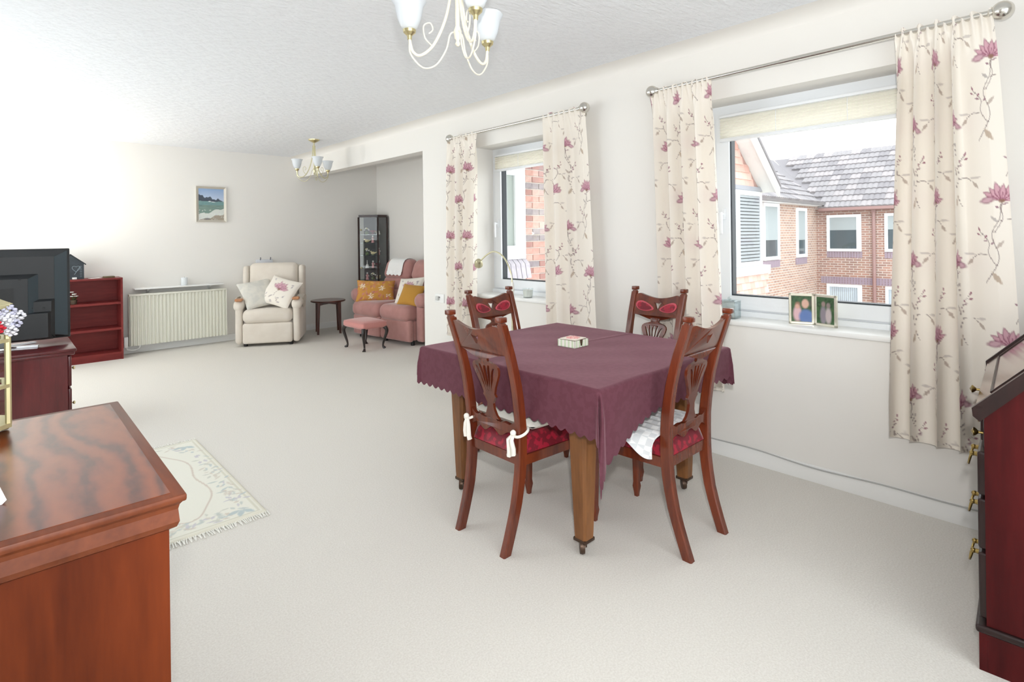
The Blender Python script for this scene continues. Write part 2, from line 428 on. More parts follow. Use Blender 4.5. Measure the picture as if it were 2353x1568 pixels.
# ------------------------------------------------------------------ windows
GLASS = thin_glass('window_glass', (.97,.985,.98), .05)
GASK = M('black_gasket', (52,56,62), .5)
def window(n, y0, y1, hz, htop):
    s = struct('window_%d' % n, loc=(XW, 0, 0))
    def ring(m, ya, yb, za, zb, w, xa, xb):
        m.box(xa, xb, ya, ya+w, za, zb); m.box(xa, xb, yb-w, yb, za, zb); m.box(xa, xb, ya+w, yb-w, za, za+w); m.box(xa, xb, ya+w, yb-w, zb-w, zb)
    m = MB(); ring(m, y0, y1, ZS, ZT, .048, 0, .07); m.box(-.02, .0, y0, y1, ZS, ZS+.03); m.build('frame', UPVC, s, 0)
    a, b, c, d = y0+.04, y1-.04, ZS+.042, ZT-.042
    m = MB(); ring(m, a, b, c, d, .078, -.018, .06); m.build('sash', UPVC, s, 0)
    m = MB(); ring(m, a+.074, b-.074, c+.074, d-.074, .012, .0, .05); m.build('gasket', GASK, s, 0)
    MB().box(.026, .032, a+.076, b-.076, c+.076, d-.076).build('pane', GLASS, s, 0)
    h = MB(); h.rbox(-.028, -.018, y1-.095, y1-.068, hz-.035, hz+.035, .003); h.tube([(-.028, y1-.081, hz), (-.055, y1-.081, hz)], .008, 8)
    h.rbox(-.066, -.05, y1-.092, y1-.07, hz-.125, hz+.012, .006, 2); h.build('handle', UPVC, s, label='white lever window handle')
    MB().rbox(XR-.016-XW, .01, y0-.02, y1+.02, ZS-.028, ZS, .006, 2).build('sill', GLOSSW, s)
    return s
window(1, *W1, 1.42, 0); window(2, *W2, 1.425, 0)
s4 = struct('window_4', loc=(XL-.06, 0, 0)); m = MB()  # unseen left-wall glazing, added to let more daylight into the room
for y in (3.1, 4.1, 5.12, 6.14, 7.14): m.box(-.03, .03, y, y+.06, .06, 2.3)
m.box(-.03, .03, 3.1, 7.2, .06, .14); m.box(-.03, .03, 3.1, 7.2, 2.22, 2.3); m.build('frame', UPVC, s4, 0)
for y in (3.16, 4.16, 5.18, 6.2): MB().box(-.003, .003, y, y+.95, .14, 2.22).build('pane', GLASS, s4, 0)
s5 = struct('window_5', loc=(0, Y0-.06, 0)); m = MB()  # glazing behind the camera, out of view, added to brighten the near end
for x in (-.7, .18, 1.06, 1.94): m.box(x, x+.06, -.03, .03, .06, 2.3)
m.box(-.7, 2.0, -.03, .03, .06, .14); m.box(-.7, 2.0, -.03, .03, 2.22, 2.3); m.build('frame', UPVC, s5, 0)
for x in (-.64, .24, 1.12): MB().box(x, x+.82, -.003, .003, .14, 2.22).build('pane', GLASS, s5, 0)
BLIND = M('blind_fabric', (250,247,236), .9, trans=.25)
def blind(y0, y1, zt, zb, label, n=7):
    t = thing('pleated_blind', label, 'blind', (XW-.035, (y0+y1)/2, zb), 0, 'pleated blinds in the windows')
    w = (y1-y0)/2; hh = zt-zb
    MB().rbox(-.018, .014, -w, w, hh-.018, hh, .004).build('head_rail', UPVC, t)
    MB().rbox(-.02, .012, -w, w, 0, .02, .004).build('bottom_rail', UPVC, t)
    m = MB()
    def fn(u, v):
        k = v*2*n; tri = abs((k % 2)-1)
        return (-.012+.011*tri, -w+2*w*u, .02+(hh-.038)*v)
    m.grid(2, 2*n+1, fn); m.build('pleat_fabric', BLIND, t, 0)
    for yy in (-w*.35, w*.35):
        MB().tube([(-.017, yy, hh-.02), (-.021, yy, hh*.5), (-.017, yy, .02)], .0015, 5).build('cord', UPVC, t)
blind(.53, 1.565, 2.032, 1.868, 'raised cream pleated blind at the top of the large right window')
blind(2.715, 3.668, 2.035, 1.885, 'raised cream pleated blind at the top of the smaller window by the reading lamp')

# ------------------------------------------------------------------ curtain poles and curtains
CHROME = M('brushed_nickel', (215,212,205), .22, 1)
def pole(y0, y1, label):
    t = thing('curtain_pole', label, 'curtain pole', (XR-.1, (y0+y1)/2, 2.20), 0, 'curtain poles over the windows')
    L = (y1-y0)/2
    m = MB(); m.tube([(0, -L, 0), (0, 0.05, 0)], .0125, 12); m.tube([(0, .05, 0), (0, L, 0)], .0105, 12); m.build('rod', CHROME, t)
    for s in (-1, 1):
        f = MB(); f.ball((0, s*(L+.034), 0), .038, 18, 12); f.lathe([(.014,-.012),(.02,-.006),(.02,.006),(.014,.012)], 14, (0,0,0), Matrix.Translation((0, s*(L+.0), 0)) @ Matrix.Rotation(PI/2, 4, 'X'))
        f.build('finial', CHROME, t)
        b = MB(); b.tube([(0, s*(L-.05), 0), (.05, s*(L-.05), -.012), (.1, s*(L-.05), -.02)], .008, 8); b.lathe([(.025,0),(.025,.008),(.012,.014)], 14, (0,0,0), Matrix.Translation((.1, s*(L-.05), -.02)) @ Matrix.Rotation(-PI/2, 4, 'Y'))
        b.build('bracket', CHROME, t)
pole(.27, 1.845, 'nickel curtain pole with ball ends above the large right window')
pole(2.455, 3.955, 'nickel curtain pole with ball ends above the smaller window by the alcove')
CURT = M('curtain_cotton', (244,240,232), .95, spec=.1, attr=True, trans=.15)
def curtain(label, yl0, yr0, yl1, yr1, ztop, zbot, nf, s0, t0, flat=0, seed=0, amp=.046):
    nu, nv = 190, 420
    u = np.linspace(0, 1, nu)[None, :]; v = np.linspace(0, 1, nv)[:, None]
    r = np.random.default_rng(seed)
    ph = np.where(u < 1-flat, u/(1-flat+1e-9)*nf*2*PI, nf*2*PI+(u-(1-flat))/max(flat, 1e-3)*PI*.9)
    wob = sum(r.uniform(-.5,.5)*np.sin(k*PI*u*1.3+r.uniform(0,6)) for k in range(1, 5))
    ph = ph+wob*.9
    drift = .25*np.sin(2.2*v+seed)
    fold = np.sin(ph+drift); fold = np.sign(fold)*np.abs(fold)**.65
    lat = .55*np.cos(ph+drift)                       # folds lean over each other
    head = np.clip(1-v/.045, 0, 1)
    trans = np.clip((v-.02)/.12, 0, 1)**.7
    pleat = np.sin(u*2*PI*nf*3.1+seed)*.010*np.clip(1-v/.09, 0, 1)
    g = np.clip(v*1.1, 0, 1)**.8
    y = (yl0+(yr0-yl0)*u)*(1-g)+(yl1+(yr1-yl1)*u)*g
    fl = np.where(u < 1-flat, 1, np.clip(1-(u-(1-flat))/max(flat,1e-3)*1.4, .12, 1))
    A = amp*trans*(0.75+.25*v)*fl
    x = (XR-.094)-A*fold+pleat-.012*(1-trans)
    y = y+A*.5*lat*np.sign(yr0-yl0)
    z = ztop+(zbot-ztop)*v+.012*np.sin(u*2*PI*nf*1.5+seed)*head*(1-v)+.012*fold*(v > .985)*v
    z = np.broadcast_to(z, (nv, nu)); x = np.broadcast_to(x, (nv, nu)); y = np.broadcast_to(y, (nv, nu))
    P = np.stack([x, y, z], -1)
    d = np.hypot(np.diff(x, axis=1), np.diff(y, axis=1)); arc = np.concatenate([np.zeros((nv, 1)), np.cumsum(d, 1)], 1)
    S = np.broadcast_to(arc[nv*2//3][None, :], (nv, nu))
    rgb = FLORAL.sample(S*1.0+s0, (z-zbot)*1.0+t0)
    o = obj('curtain', grid_mesh('curtain', P, CURT, rgb=rgb)); tag(o, label, 'curtain', 'floral curtains'); return o
curtain('cream floral curtain at the far left, beside the alcove opening', 4.03, 3.60, 4.05, 3.66, 2.205, .40, 3.2, .05, .05, seed=1)
curtain('cream floral curtain on the right of the smaller window, behind the reading lamp', 2.83, 2.42, 2.82, 2.34, 2.212, .40, 2.6, .31, .32, .35, seed=2, amp=.04)
curtain('cream floral curtain on the left of the large window, behind the dining chairs', 1.895, 1.485, 1.86, 1.44, 2.205, .40, 4.2, .12, .44, seed=3)
curtain('cream floral curtain at the far right, beside the writing bureau', .60, .268, .66, .185, 2.212, .352, 3.6, .03, .47, .34, seed=5, amp=.05)

# ------------------------------------------------------------------ bay wall seen through the smaller window: single bricks
BC = [M('brick_%d' % i, c, .9, mix=(d, 30, .3, .7), bump=(60,.4,.004)) for i, (c, d) in enumerate((((176,128,118),(190,150,138)),((190,160,150),(178,142,132)),((126,116,120),(148,138,140)),((164,116,108),(150,114,108))))]
bmesh_ = [MB().rbox(-.1075, .1075, -.012, .02, 0, .064, .004, 1).mesh('brick', BC[i], 0) for i in range(4)]
bhalf = [MB().rbox(-.0515, .0515, -.012, .02, 0, .064, .004, 1).mesh('half_brick', BC[i], 0) for i in range(4)]
for k in range(22):
    z = .50+k*.075; off = (k % 2)*.1125
    x = 4.358+(.0515 if k % 2 else .1075)
    obj('brick', (bhalf if k % 2 else bmesh_)[(k*3) % 4], wn, (x, yb0, z))
    x = x+(.0515 if k % 2 else .1075)+.01
    while x < 4.76:
        obj('brick', bmesh_[random.choice((0,1,1,2,3,2))], wn, (min(x+.1075, 4.69), yb0, z)); x += .225
s = struct('window_3', loc=(0, yb0, 0))
m = MB(); m.box(4.262, 4.346, -.02, .05, 1.05, 2.1); m.box(3.55, 4.262, -.02, .05, 1.05, 1.12); m.box(3.55, 4.262, -.02, .05, 2.04, 2.1); m.build('frame', UPVC, s, 0)
m = MB(); m.box(4.182, 4.257, -.03, .03, 1.12, 2.04); m.box(3.6, 4.182, -.03, .03, 1.12, 1.2); m.box(3.6, 4.182, -.03, .03, 1.985, 2.04); m.build('sash', UPVC, s, 0)
MB().box(3.55, 4.185, 0, .008, 1.19, 1.99).build('pane', M('frosted_glass', (206,214,210), .3, trans=.6), s, 0)
pm = M('plinth_brick', (166,160,170), .8, mix=((186,180,186), 20, .3, .7))
sl = MB().prism([(-.09,.0),(.02,.0),(.02,.215),(.0,.215),(-.06,.16)], -.033, .033, 'x').mesh('sill_brick', pm, 0)
for k in range(11): obj('sill_brick', sl, s, (4.33-k*.075, 0, .835))

# ------------------------------------------------------------------ buildings across the courtyard
g = MB().box(4.9, 60, -30, 40, -3.2, -3.0).build('courtyard', M('paving', (196,190,180), .9, mix=((180,176,168), 2, .3, .7)), smooth=0)
tag(g, 'pale paved courtyard below the windows', 'paving')
BRK = brick_mat('far_brick', (168,128,113), (142,112,103), (190,178,170)); BRK2 = brick_mat('far_brick_pale', (184,152,134), (160,130,118), (200,190,181))
SOLD = M('soldier_brick', (150,134,146), .9)
TILE = [M('roof_tile_%d' % i, c, .9, bump=(20,.4,.01)) for i, c in enumerate(((140,136,138),(152,146,147),(128,124,127)))]
PANE = M('far_window_glass', (70,82,88), .12, spec=.5); NET = M('net_curtain', (176,186,194), .9)
GUT = M('brown_gutter', (150,118,114), .5)
# right block: faces -x at X = 20
rb = thing('apartment_block', 'brick apartment block with grey tiled roof across the courtyard, seen through the large window', 'building', (20, 5, -3))
def rel(y, z): return y-5, z+3
MB().box(0, .4, -6, 1.3, 0, 5.08).build('wall', BRK, rb, 0)
def rwin(y0, y1, z0, z1, low=False):
    a, za = rel(y0, z0); b, zb = rel(y1, z1); w = .085
    m = MB(); m.box(-.05, .02, a, a+w, za, zb); m.box(-.05, .02, b-w, b, za, zb); m.box(-.05, .02, a+w, b-w, za, za+w); m.box(-.05, .02, a+w, b-w, zb-w, zb)
    m.box(-.035, .02, a+w, a+w+.05, za+w, zb-w)
    f = m.build('window', UPVC, rb, 0)
    MB().box(-.012, .0, a+w, b-w, za+w, zb-w).build('pane', NET if low else PANE, f, 0)
    if low: 
        q = MB(); q.grid(60, 2, lambda u, v: (-.03+.012*math.sin(u*90), a+w+(b-a-2*w)*u, za+w+(zb-za-2*w)*v)); q.build('net_curtain', NET, f, 40)
    else: MB().box(-.02, -.013, a+w, b-w, za+(zb-za)*.58, zb-w).build('roller_blind', M('pale_blind', (158,166,168), .8), f, 0)
rwin(4.99, 5.98, .69, 1.88); rwin(3.37, 4.362, .69, 1.88); rwin(4.99, 6.0, -1.6, -.39, True); rwin(3.37, 4.36, -1.6, -.39, True)
sm = MB().box(-.015, .01, -.034, .034, 0, .2).mesh('soldier_brick', SOLD, 0)
sm2 = MB().box(-.012, .01, -.034, .034, 0, .22).mesh('band_brick', SOLD, 0)
for y0, y1 in ((4.97, 6.0), (3.35, 4.38)):
    n = int((y1-y0)/.079)
    for k in range(n): obj('soldier_brick', sm, rb, (0, y0-5+.04+k*.079, 3.485))
for k in range(38): obj('band_brick', sm2, rb, (0, -1.78+k*.079, 2.63))
MB().tube([(-.07, -.36, 5.0), (-.07, -.36, 0)], .05, 10).build('downpipe', GUT, rb)
MB().rbox(-.13, -.02, -.42, -.3, 4.92, 5.06, .01).build('hopper', GUT, rb)
MB().box(-.3, -.18, -6, 1.15, 5.02, 5.11).build('gutter', GUT, rb, 0)
MB().box(-.2, 0, -6, 1.2, 5.0, 5.04).build('soffit', GUT, rb, 0)
sl = math.atan2(2.12, 2.75); SL = 3.47; G = .335
MB().add([(-.25,-6,5.1),(2.5,-6,7.22),(2.5,3.6,7.22),(-.25,1.1,5.1)], [(0,1,2,3)]).build('roof_deck', TILE[2], rb, 0)
def tile_mesh(i):
    n = 9; v = []; f = []
    for zz, lift in ((0, .05), (.36, .012)):
        for j in range(n):
            t = j/(n-1); v.append((zz, (t-.5)*.3, lift+.022*abs(math.sin(t*2*PI))))
    for j in range(n): v.append((0, (j/(n-1)-.5)*.3, 0))
    for j in range(n-1): f += [(j, j+1, n+j+1, n+j), (2*n+j, 2*n+j+1, j+1, j)]
    return MB().add(v, f).mesh('roof_tile', TILE[i], 0)
TM = [tile_mesh(i) for i in range(3)]
R = Matrix.Rotation(-sl, 4, 'Y')
for i in range(11):
    px = -.27+i*G*math.cos(sl)*.96; pz = 5.1+i*G*math.sin(sl)*.96
    vy = 1.05+max(px+.25, 0)*.8
    k = 0
    while True:
        y = -2.6+k*.302; k += 1
        if y > vy: break
        o = obj('roof_tile', TM[random.choice((0,0,1,2))], rb, (px, y, pz), (0, -sl, 0))
# the wing on the left: faces -y at Y = 6.3
wg = thing('building_wing', 'brick wing with tile-hung gable and white bay window, left in the large window view', 'building', (16, 6.3, -3))
MB().box(-5, 4.2, 0, .4, 0, 5.25).build('wall', BRK2, wg, 0)
def wwin(x0, x1, z0, z1, y=0., blind=False):
    a, b, za, zb = x0-16, x1-16, z0+3, z1+3; w = .1
    m = MB(); m.box(a, a+w, y-.05, y+.02, za, zb); m.box(b-w, b, y-.05, y+.02, za, zb); m.box(a+w, b-w, y-.05, y+.02, za, za+w); m.box(a+w, b-w, y-.05, y+.02, zb-w, zb)
    f = m.build('window', UPVC, wg, 0)
    MB().box(a+w, b-w, y-.01, y, za+w, zb-w).build('pane', PANE, f, 0)
    if blind:
        q = MB()
        for k in range(20): q.box(a+w, b-w, y-.035, y-.03, za+w+.02+k*(zb-za-2*w)/20, za+w+.02+(k+.72)*(zb-za-2*w)/20)
        q.build('venetian_blind', M('pale_slats', (150,156,160), .7), f, 0)
    else: MB().box(a+w, b-w, y-.02, y-.011, za+(zb-za)*.35, zb-w).build('roller_blind', MATS['pale_blind'], f, 0)
wwin(15.58, 16.72, .537, 2.17); wwin(18.12, 18.98, .536, 2.1)
sp = MB().box(-.034, .034, -.03, .01, 0, .2).mesh('sill_brick', SOLD, 0)
for x0, x1 in ((15.5, 16.8), (18.05, 19.05)):
    for k in range(int((x1-x0)/.079)): obj('sill_brick', sp, wg, (x0-16+.04+k*.079, 0, 3.32))
MB().box(-5, 3.9, -.32, -.22, 5.2, 5.3).build('gutter', M('grey_gutter', (120,116,116), .6), wg, 0)
MB().box(-5, 3.9, -.25, 0, 5.18, 5.22).build('soffit', UPVC, wg, 0)
sw = math.atan2(1.92, 2.55)
MB().add([(-3,-.3,5.27),(3.5,-.3,5.27),(6.3,2.25,7.19),(-3,2.25,7.19)], [(0,1,2,3)]).build('roof_deck', TILE[2], wg, 0)
for i in range(7):
    py = -.32+i*G*math.cos(sw)*.96; pz = 5.27+i*G*math.sin(sw)*.96
    for k in range(22):
        x = -2.6+k*.302
        if x > 3.45+(py+.3)*1.1: break
        obj('roof_tile', TM[random.choice((0,0,1,2))], wg, (x, py, pz), (sw, 0, PI/2) if False else Matrix.Rotation(sw, 3, 'X').to_4x4().to_3x3().__matmul__(Matrix.Rotation(PI/2, 3, 'Z')).to_euler())
# oriel bay, gable and hung tiles
MB().box(-4.6, -2.0, -.6, 0, 3.3, 5.38).build('bay', UPVC, wg, 0)
wwin(12.62, 13.98, .52, 2.33, -.6, True); wwin(11.2, 12.62, .52, 2.33, -.6, True)
MB().box(-4.6, -1.56, -.66, 0, 3.29, 3.5).build('bay_sill', UPVC, wg, 0)
MB().box(-4.6, -1.55, -.64, -.1, 5.36, 5.46).build('bay_head', M('lead_grey', (150,152,160), .6), wg, 0)
MB().box(-4.6, -1.6, -.58, 0, 0, 3.3).build('apron', M('hung_tile_back', (176,140,132), .9), wg, 0)
HT = [M('hung_tile_%d' % i, c, .85, bump=(30,.2,.004)) for i, c in enumerate(((216,174,162),(208,164,152),(222,182,170)))]
hm = [MB().add([(-.118,-.035,0),(.118,-.035,0),(.118,-.008,.2),(-.118,-.008,.2),(-.118,-.015,0),(.118,-.015,0),(.118,.005,.2),(-.118,.005,.2)], [(0,1,2,3),(0,4,5,1),(1,5,6,2),(3,7,4,0),(4,7,6,5),(2,6,7,3)]).mesh('hung_tile', HT[i], 0) for i in range(3)]
for r in range(9):
    for k in range(13): obj('hung_tile', hm[(r*7+k*5) % 3], wg, (-1.68-k*.24-(r % 2)*.12, -.58, 3.12-r*.17))
MB().prism([(-4.6,5.44),(-1.9,5.44),(-3.9,7.2),(-4.6,7.2)], -.58, 0, 'y').build('gable', MATS['hung_tile_back'], wg, 0)
for r in range(9):
    z = 5.44+r*.17
    for k in range(11):
        x = -2.05-k*.24-(r % 2)*.12
        if x+.118 < -1.9-(z-5.35+.17)/.86 and x > -4.7: obj('hung_tile', hm[(r*5+k*3) % 3], wg, (x, -.585, z))
th = math.atan(.81)
def slab(y0, y1, d0, d1, name, mt):
    MB().prism([(-1.92, 5.33-d0), (-4.6, 5.33-d0+2.68*.81), (-4.6, 5.33+d1+2.68*.81), (-1.92, 5.33+d1)], y0, y1, 'y').build(name, mt, wg, 0)
slab(-1.05, -.99, .12, .12, 'barge_board', M('barge_white', (214,214,212), .6)); slab(-.99, 2.0, .0, .03, 'gable_soffit', MATS['barge_white']); slab(-1.08, 2.0, -.121, .2, 'gable_roof', TILE[2])

# both roofs belong to one L-shaped building: hang the wing's parts on the same thing
for o in list(wg.children):
    o.parent = rb; o.location = Vector(o.location)+Vector((-4, 1.3, 0))
bpy.data.objects.remove(wg)
tag(rb, 'L-shaped brick apartment building with grey tiled roofs, seen through the large window', 'building')
# ------------------------------------------------------------------ uplighter floor lamp in the far left corner (lights wall and ceiling there)
t = thing('uplighter_lamp', 'brass uplighter floor lamp in the far left corner', 'lamp', (-.42, 7.0, 0))
BRASS = M('polished_brass', (216,204,160), .3, 1)
MB().lathe([(.14,0),(.14,.015),(.03,.03),(.015,.05)], 24).build('base', BRASS, t)
MB().tube([(0,0,.03),(0,0,1.24)], .012, 10).build('pole', BRASS, t)
MB().lathe([(.02,1.22),(.1,1.26),(.16,1.33),(.165,1.34),(.15,1.335),(.09,1.275),(.01,1.25)], 28).build('bowl', BRASS, t)
MB().ball((0,0,1.29), .03, 12, 8).build('bulb', M('opal_bulb', (250,246,236), .4), t)
l = lamp('uplighter_bulb', 'POINT', (0,0,1.34), 62, (1,.97,.92), .05); l.parent = t
# ------------------------------------------------------------------ dining table and cloth
OAK = wood('table_oak', (98,60,30), (146,96,54), 'z', 9, .42, .1)
CASTER = M('caster_bronze', (84,66,54), .4, .7)
tb = thing('dining_table', 'square wooden dining table with tapered legs on casters', 'table', (2.146, 1.84, 0))
HX, HY, ZC = .526, .578, .728
MB().rbox(-HX+.01, HX-.01, -HY+.01, HY-.01, .695, .721, .006).build('table_top', OAK, tb)
LX, LY = .405, .40
for s in (-1, 1):
    MB().box(-LX, LX, s*LY-.012, s*LY+.012, .61, .695).build('apron', OAK, tb, 0)
    MB().box(s*LX-.012, s*LX+.012, -LY, LY, .61, .695).build('apron', OAK, tb, 0)
for sx in (-1, 1):
    for sy in (-1, 1):
        zs = [.055, .09, .4, .6, .695]
        lg = MB().sweep_rect([(sx*LX, sy*LY, z) for z in zs], [.030,.032,.043,.050,.050], [.030,.032,.043,.050,.050]).build('leg', OAK, tb, 20)
        c = MB(); c.rbox(sx*LX-.032, sx*LX+.032, sy*LY-.032, sy*LY+.032, .046, .06, .003); c.tube([(sx*LX, sy*LY, .05), (sx*LX-.012, sy*LY-.012, .025)], .011, 8)
        c.lathe([(.006,-.012),(.026,-.010),(.0285,0),(.026,.010),(.006,.012)], 16, (0,0,0), Matrix.Translation((sx*LX-.02, sy*LY-.006, .0285)) @ Matrix.Rotation(.8, 4, 'Z') @ Matrix.Rotation(PI/2, 4, 'X'))
        c.build('caster', CASTER, lg)
def tablecloth():
    n = 220; cx, cy = HX+.205, HY+.17
    S, T = np.meshgrid(np.linspace(-1, 1, n), np.linspace(-1, 1, n))
    def sc(q): return .016*(1-np.abs(np.cos(PI*q/.05)))
    px0, py0 = S*cx, T*cy
    bias = .15*np.clip((-px0-.05)/HX, 0, 1)**1.5*(T < 0)
    px = S*(cx-sc(py0)*np.abs(S)**40); py = T*(cy-sc(px0)*np.abs(T)**40+bias)
    py = T*(cy-sc(px0)*np.abs(T)**40)+T*bias*np.clip((np.abs(T)*cy-HY)/(cy-HY), 0, 1)
    sx, sy = np.sign(px), np.sign(py)
    ex, ey = np.maximum(np.abs(px)-HX, 0), np.maximum(np.abs(py)-HY, 0)
    R = .014
    def edge(e):
        a = np.clip(e/R, 0, PI/2); out = R*np.sin(a); dn = R*(1-np.cos(a)); rest = np.maximum(e-R*PI/2, 0)
        return out+rest*.02, dn+rest*.995
    r = np.hypot(ex, ey); th = np.arctan2(ey, np.maximum(ex, 1e-9)); th = np.where(r > 1e-9, th, 0)
    cor = (ex > 0) & (ey > 0)
    k = np.where(cor, np.sin(2*th)**2, 0)
    near = (sx < 0) & (sy < 0)
    rr = r*(1+np.where(near, .05, -.22)*k)
    out, dn = edge(rr)
    ear = k*np.clip(rr/.1, 0, 1)*np.where(near, 1, .3)
    ripx = .004*np.sin(py*9+1)*np.clip(ex/.15, 0, 1); ripy = .012*np.sin(px*10+.5)*np.clip(ey/.12, 0, 1)
    wx = np.where(ex > 0, np.cos(th)**.5 if False else np.clip(np.cos(th)*1.6, 0, 1), 0); wy = np.where(ey > 0, np.clip(np.sin(th)*1.6, 0, 1), 0)
    X = np.clip(np.abs(px), 0, HX)*sx; Y = np.clip(np.abs(py), 0, HY)*sy
    tuck = .03*np.sin(2*th)*np.where(cor, np.cos(4*th), 0)*np.clip(rr/.1, 0, 1)
    X = X+sx*(out*np.where(cor, wx, ex > 0)+ear*rr*.22+tuck+np.where(ex > 0, ripx, 0)*(1-k))
    Y = Y+sy*(out*np.where(cor, wy, ey > 0)+ear*rr*.18+tuck+np.where(ey > 0, ripy, 0)*(1-k))
    Z = ZC-dn+.0012*np.sin(px*17+py*5)*np.sin(py*13)*(r <= 0)+.0025*np.exp(-((py-.05+.1*px)/.01)**2)*(px > .1)*(r <= 0)
    P = np.stack([X+2.146, Y+1.84, Z], -1)
    mt = M('burgundy_damask', (94,53,63), .7, spec=.3, sheen=.35, mix=((99,57,68), 40, .45, .55, 2), bump=(900, .12, .001))
    mt.node_tree.nodes['Principled BSDF'].inputs['Sheen Tint'].default_value = (.8, .48, .55, 1); mt.node_tree.nodes['Principled BSDF'].inputs['Specular IOR Level'].default_value = .12
    o = obj('tablecloth', grid_mesh('tablecloth', P, mt)); o.data.materials[0] = mt
    tag(o, 'burgundy tablecloth with scalloped hem draped over the dining table', 'tablecloth')
tablecloth()
# ------------------------------------------------------------------ dining chairs
CW = wood('chair_mahogany', (58,20,14), (126,56,28), 'z', 7, .26, .5)
VEL = M('red_velvet', (112,5,28), .6, sheen=.4, mix=((158,14,44), 38, .48, .55, 1), bump=(34, .25, .004))
VELT = M('pink_gimp', (196,84,96), .8)
ZP = [0, .1, .2, .3, .4, .5, .6, .7, .8, .9, .975]
YP = [-.085, -.05, -.022, -.006, 0, -.002, -.012, -.03, -.056, -.09, -.115]
XP = [.148, .150, .153, .157, .160, .162, .164, .165, .166, .168, .169]
def yb(z): return interp(ZP, YP, z)
def xb(z): return interp(ZP, XP, z)
def chair_proto():
    t = thing('dining_chair', 'x', 'chair')
    for s in (-1, 1):
        zz = np.linspace(0, .945, 16)
        m = MB(); m.sweep_rect([(s*xb(z), yb(z), z) for z in zz], [.0165]*16, [lerp(.021,.024,min(1, z/.4)) if z < .4 else lerp(.024,.018,(z-.4)/.545) for z in zz])
        y = yb(.945); m.sweep_rect([(s*xb(.945), y, .94),(s*xb(.95), y-.004, .953)], [.014,.012], [.015,.013])
        m.rbox(s*xb(.96)-.0175, s*xb(.96)+.0175, y-.026, y+.013, .955, .978, .0045, 2)
        m.build('back_leg', CW, t, 40)
        zf = [0, .02, .05, .07, .30, .345]
        MB().sweep_rect([(s*.168, .368, z) for z in zf], [.010,.012,.017,.014,.019,.020], [.010,.012,.017,.014,.019,.020]).build('front_leg', CW, t, 40)
    def bend(x, d, z, cur=.0): return (x, d+yb(z)-.001-cur*(1-(x/.16)**2), z)
    # crest rail
    n = 28; xs = np.linspace(-.156, .156, n)
    top = [(x, .912+.026*min(1, abs(x)/.125)**1.7-.012*max(0, (abs(x)-.12)/.036)**2) for x in xs]
    bot = [(x, .782+.016*(1-math.cos(abs(x)/.156*PI))*.9) for x in xs[::-1]]
    hole = [(-.025,.888),(-.008,.882),(.008,.882),(.025,.888),(.014,.866),(.005,.848),(-.005,.848),(-.014,.866)]
    m = MB().prism(top+bot, -.009, .009, 'y', holes=[hole]).warp(lambda x, y, z: bend(x, y, z, .018)); cr = m.build('crest_rail', CW, t, 30)
    for s in (-1, 1):
        def drop(sc):
            pts = []
            for k in range(20):
                a = 2*PI*k/20; rx = math.cos(a); rz = math.sin(a)
                w = .5+.5*(rx+1)/2*1.15
                pts.append((s*(.080+rx*.060*sc), .860+(rz*.034*w+rx*.012)*sc))
            return pts
        MB().prism(drop(1), .008, .014, 'y').warp(lambda x, y, z: bend(x, y, z, .018)).build('pad_trim', VELT, t, 30)
        MB().prism(drop(.78), .013, .021, 'y').warp(lambda x, y, z: bend(x, y, z, .018)).build('velvet_pad', VEL, t, 30)
    # pierced splat
    hw = [(.80,.034),(.785,.028),(.772,.027),(.766,.034),(.760,.050),(.748,.060),(.735,.062),(.715,.058),(.685,.046),(.655,.034),(.625,.026),(.612,.031),(.604,.024),(.58,.019),(.555,.022),(.53,.034),(.515,.05)]
    hw = [(z, w*(1.35 if .6 < z < .77 else 1)) for z, w in hw]
    out = [(w, z) for z, w in hw]+[(-w, z) for z, w in hw[::-1]]
    holes = []
    for k in (-2, -1, 0, 1, 2):
        L = []; Rr = []
        for q in range(9):
            u = q/8; z = lerp((.748, .752, .745)[abs(k)] if abs(k) < 2 else .742, .635, u); xc = k*lerp(.0285, .0085, u**.75)
            w = (.0135 if k == 0 else .0095)*(math.sin(PI*min(1, u*1.05+.08))**.6)*(1-.72*u)+.0007
            L.append((xc-w, z)); Rr.append((xc+w, z))
        holes.append(L+Rr[::-1])
    MB().prism(out, -.006, .006, 'y', holes=holes).warp(lambda x, y, z: bend(x, y, z, .012)).build('splat', CW, t, 30)
    MB().rbox(-.022, .022, .004, .009, .773, .797, .002).warp(lambda x, y, z: bend(x, y, z, .012)).build('carved_block', CW, t, 30)
    # lower shaped rail
    top = [(x, .515+.018*math.cos(x/.155*PI*2)*(.5)+.006*math.cos(x/.155*PI*4)) for x in xs]; bot = [(x, .462+.012*math.cos(x/.155*PI*3)) for x in xs[::-1]]
    MB().prism(top+bot, -.009, .009, 'y').warp(lambda x, y, z: bend(x, y, z, .008)).build('lower_rail', CW, t, 30)
    # seat frame: four rails
    a, b, c, d = (-.16, .0), (.16, .0), (.185, .378), (-.185, .378)
    def rail(p, q, wd=.011):
        dx, dy = q[0]-p[0], q[1]-p[1]; l = math.hypot(dx, dy); nx, ny = -dy/l*wd, dx/l*wd
        return MB().prism([(p[0]-nx,p[1]-ny),(q[0]-nx,q[1]-ny),(q[0]+nx,q[1]+ny),(p[0]+nx,p[1]+ny)], .347, .388)
    for p, q in ((a,b),(b,c),(c,d),(d,a)): rail(p, q).build('seat_rail', CW, t, 0)
    # sprung seat
    m = MB()
    def fn(u, v, top=True):
        x = (u-.5)*2; w = lerp(.158, .196, v); y = lerp(-.006, .392, v)
        e = max(0, 1-abs(x)**6)*max(0, 1-abs(2*v-1)**6)
        return (x*w*(1+.02*e), y, .3885+.0635*e**.3+.016*(1-x*x)*(1-(2*v-1)**2))
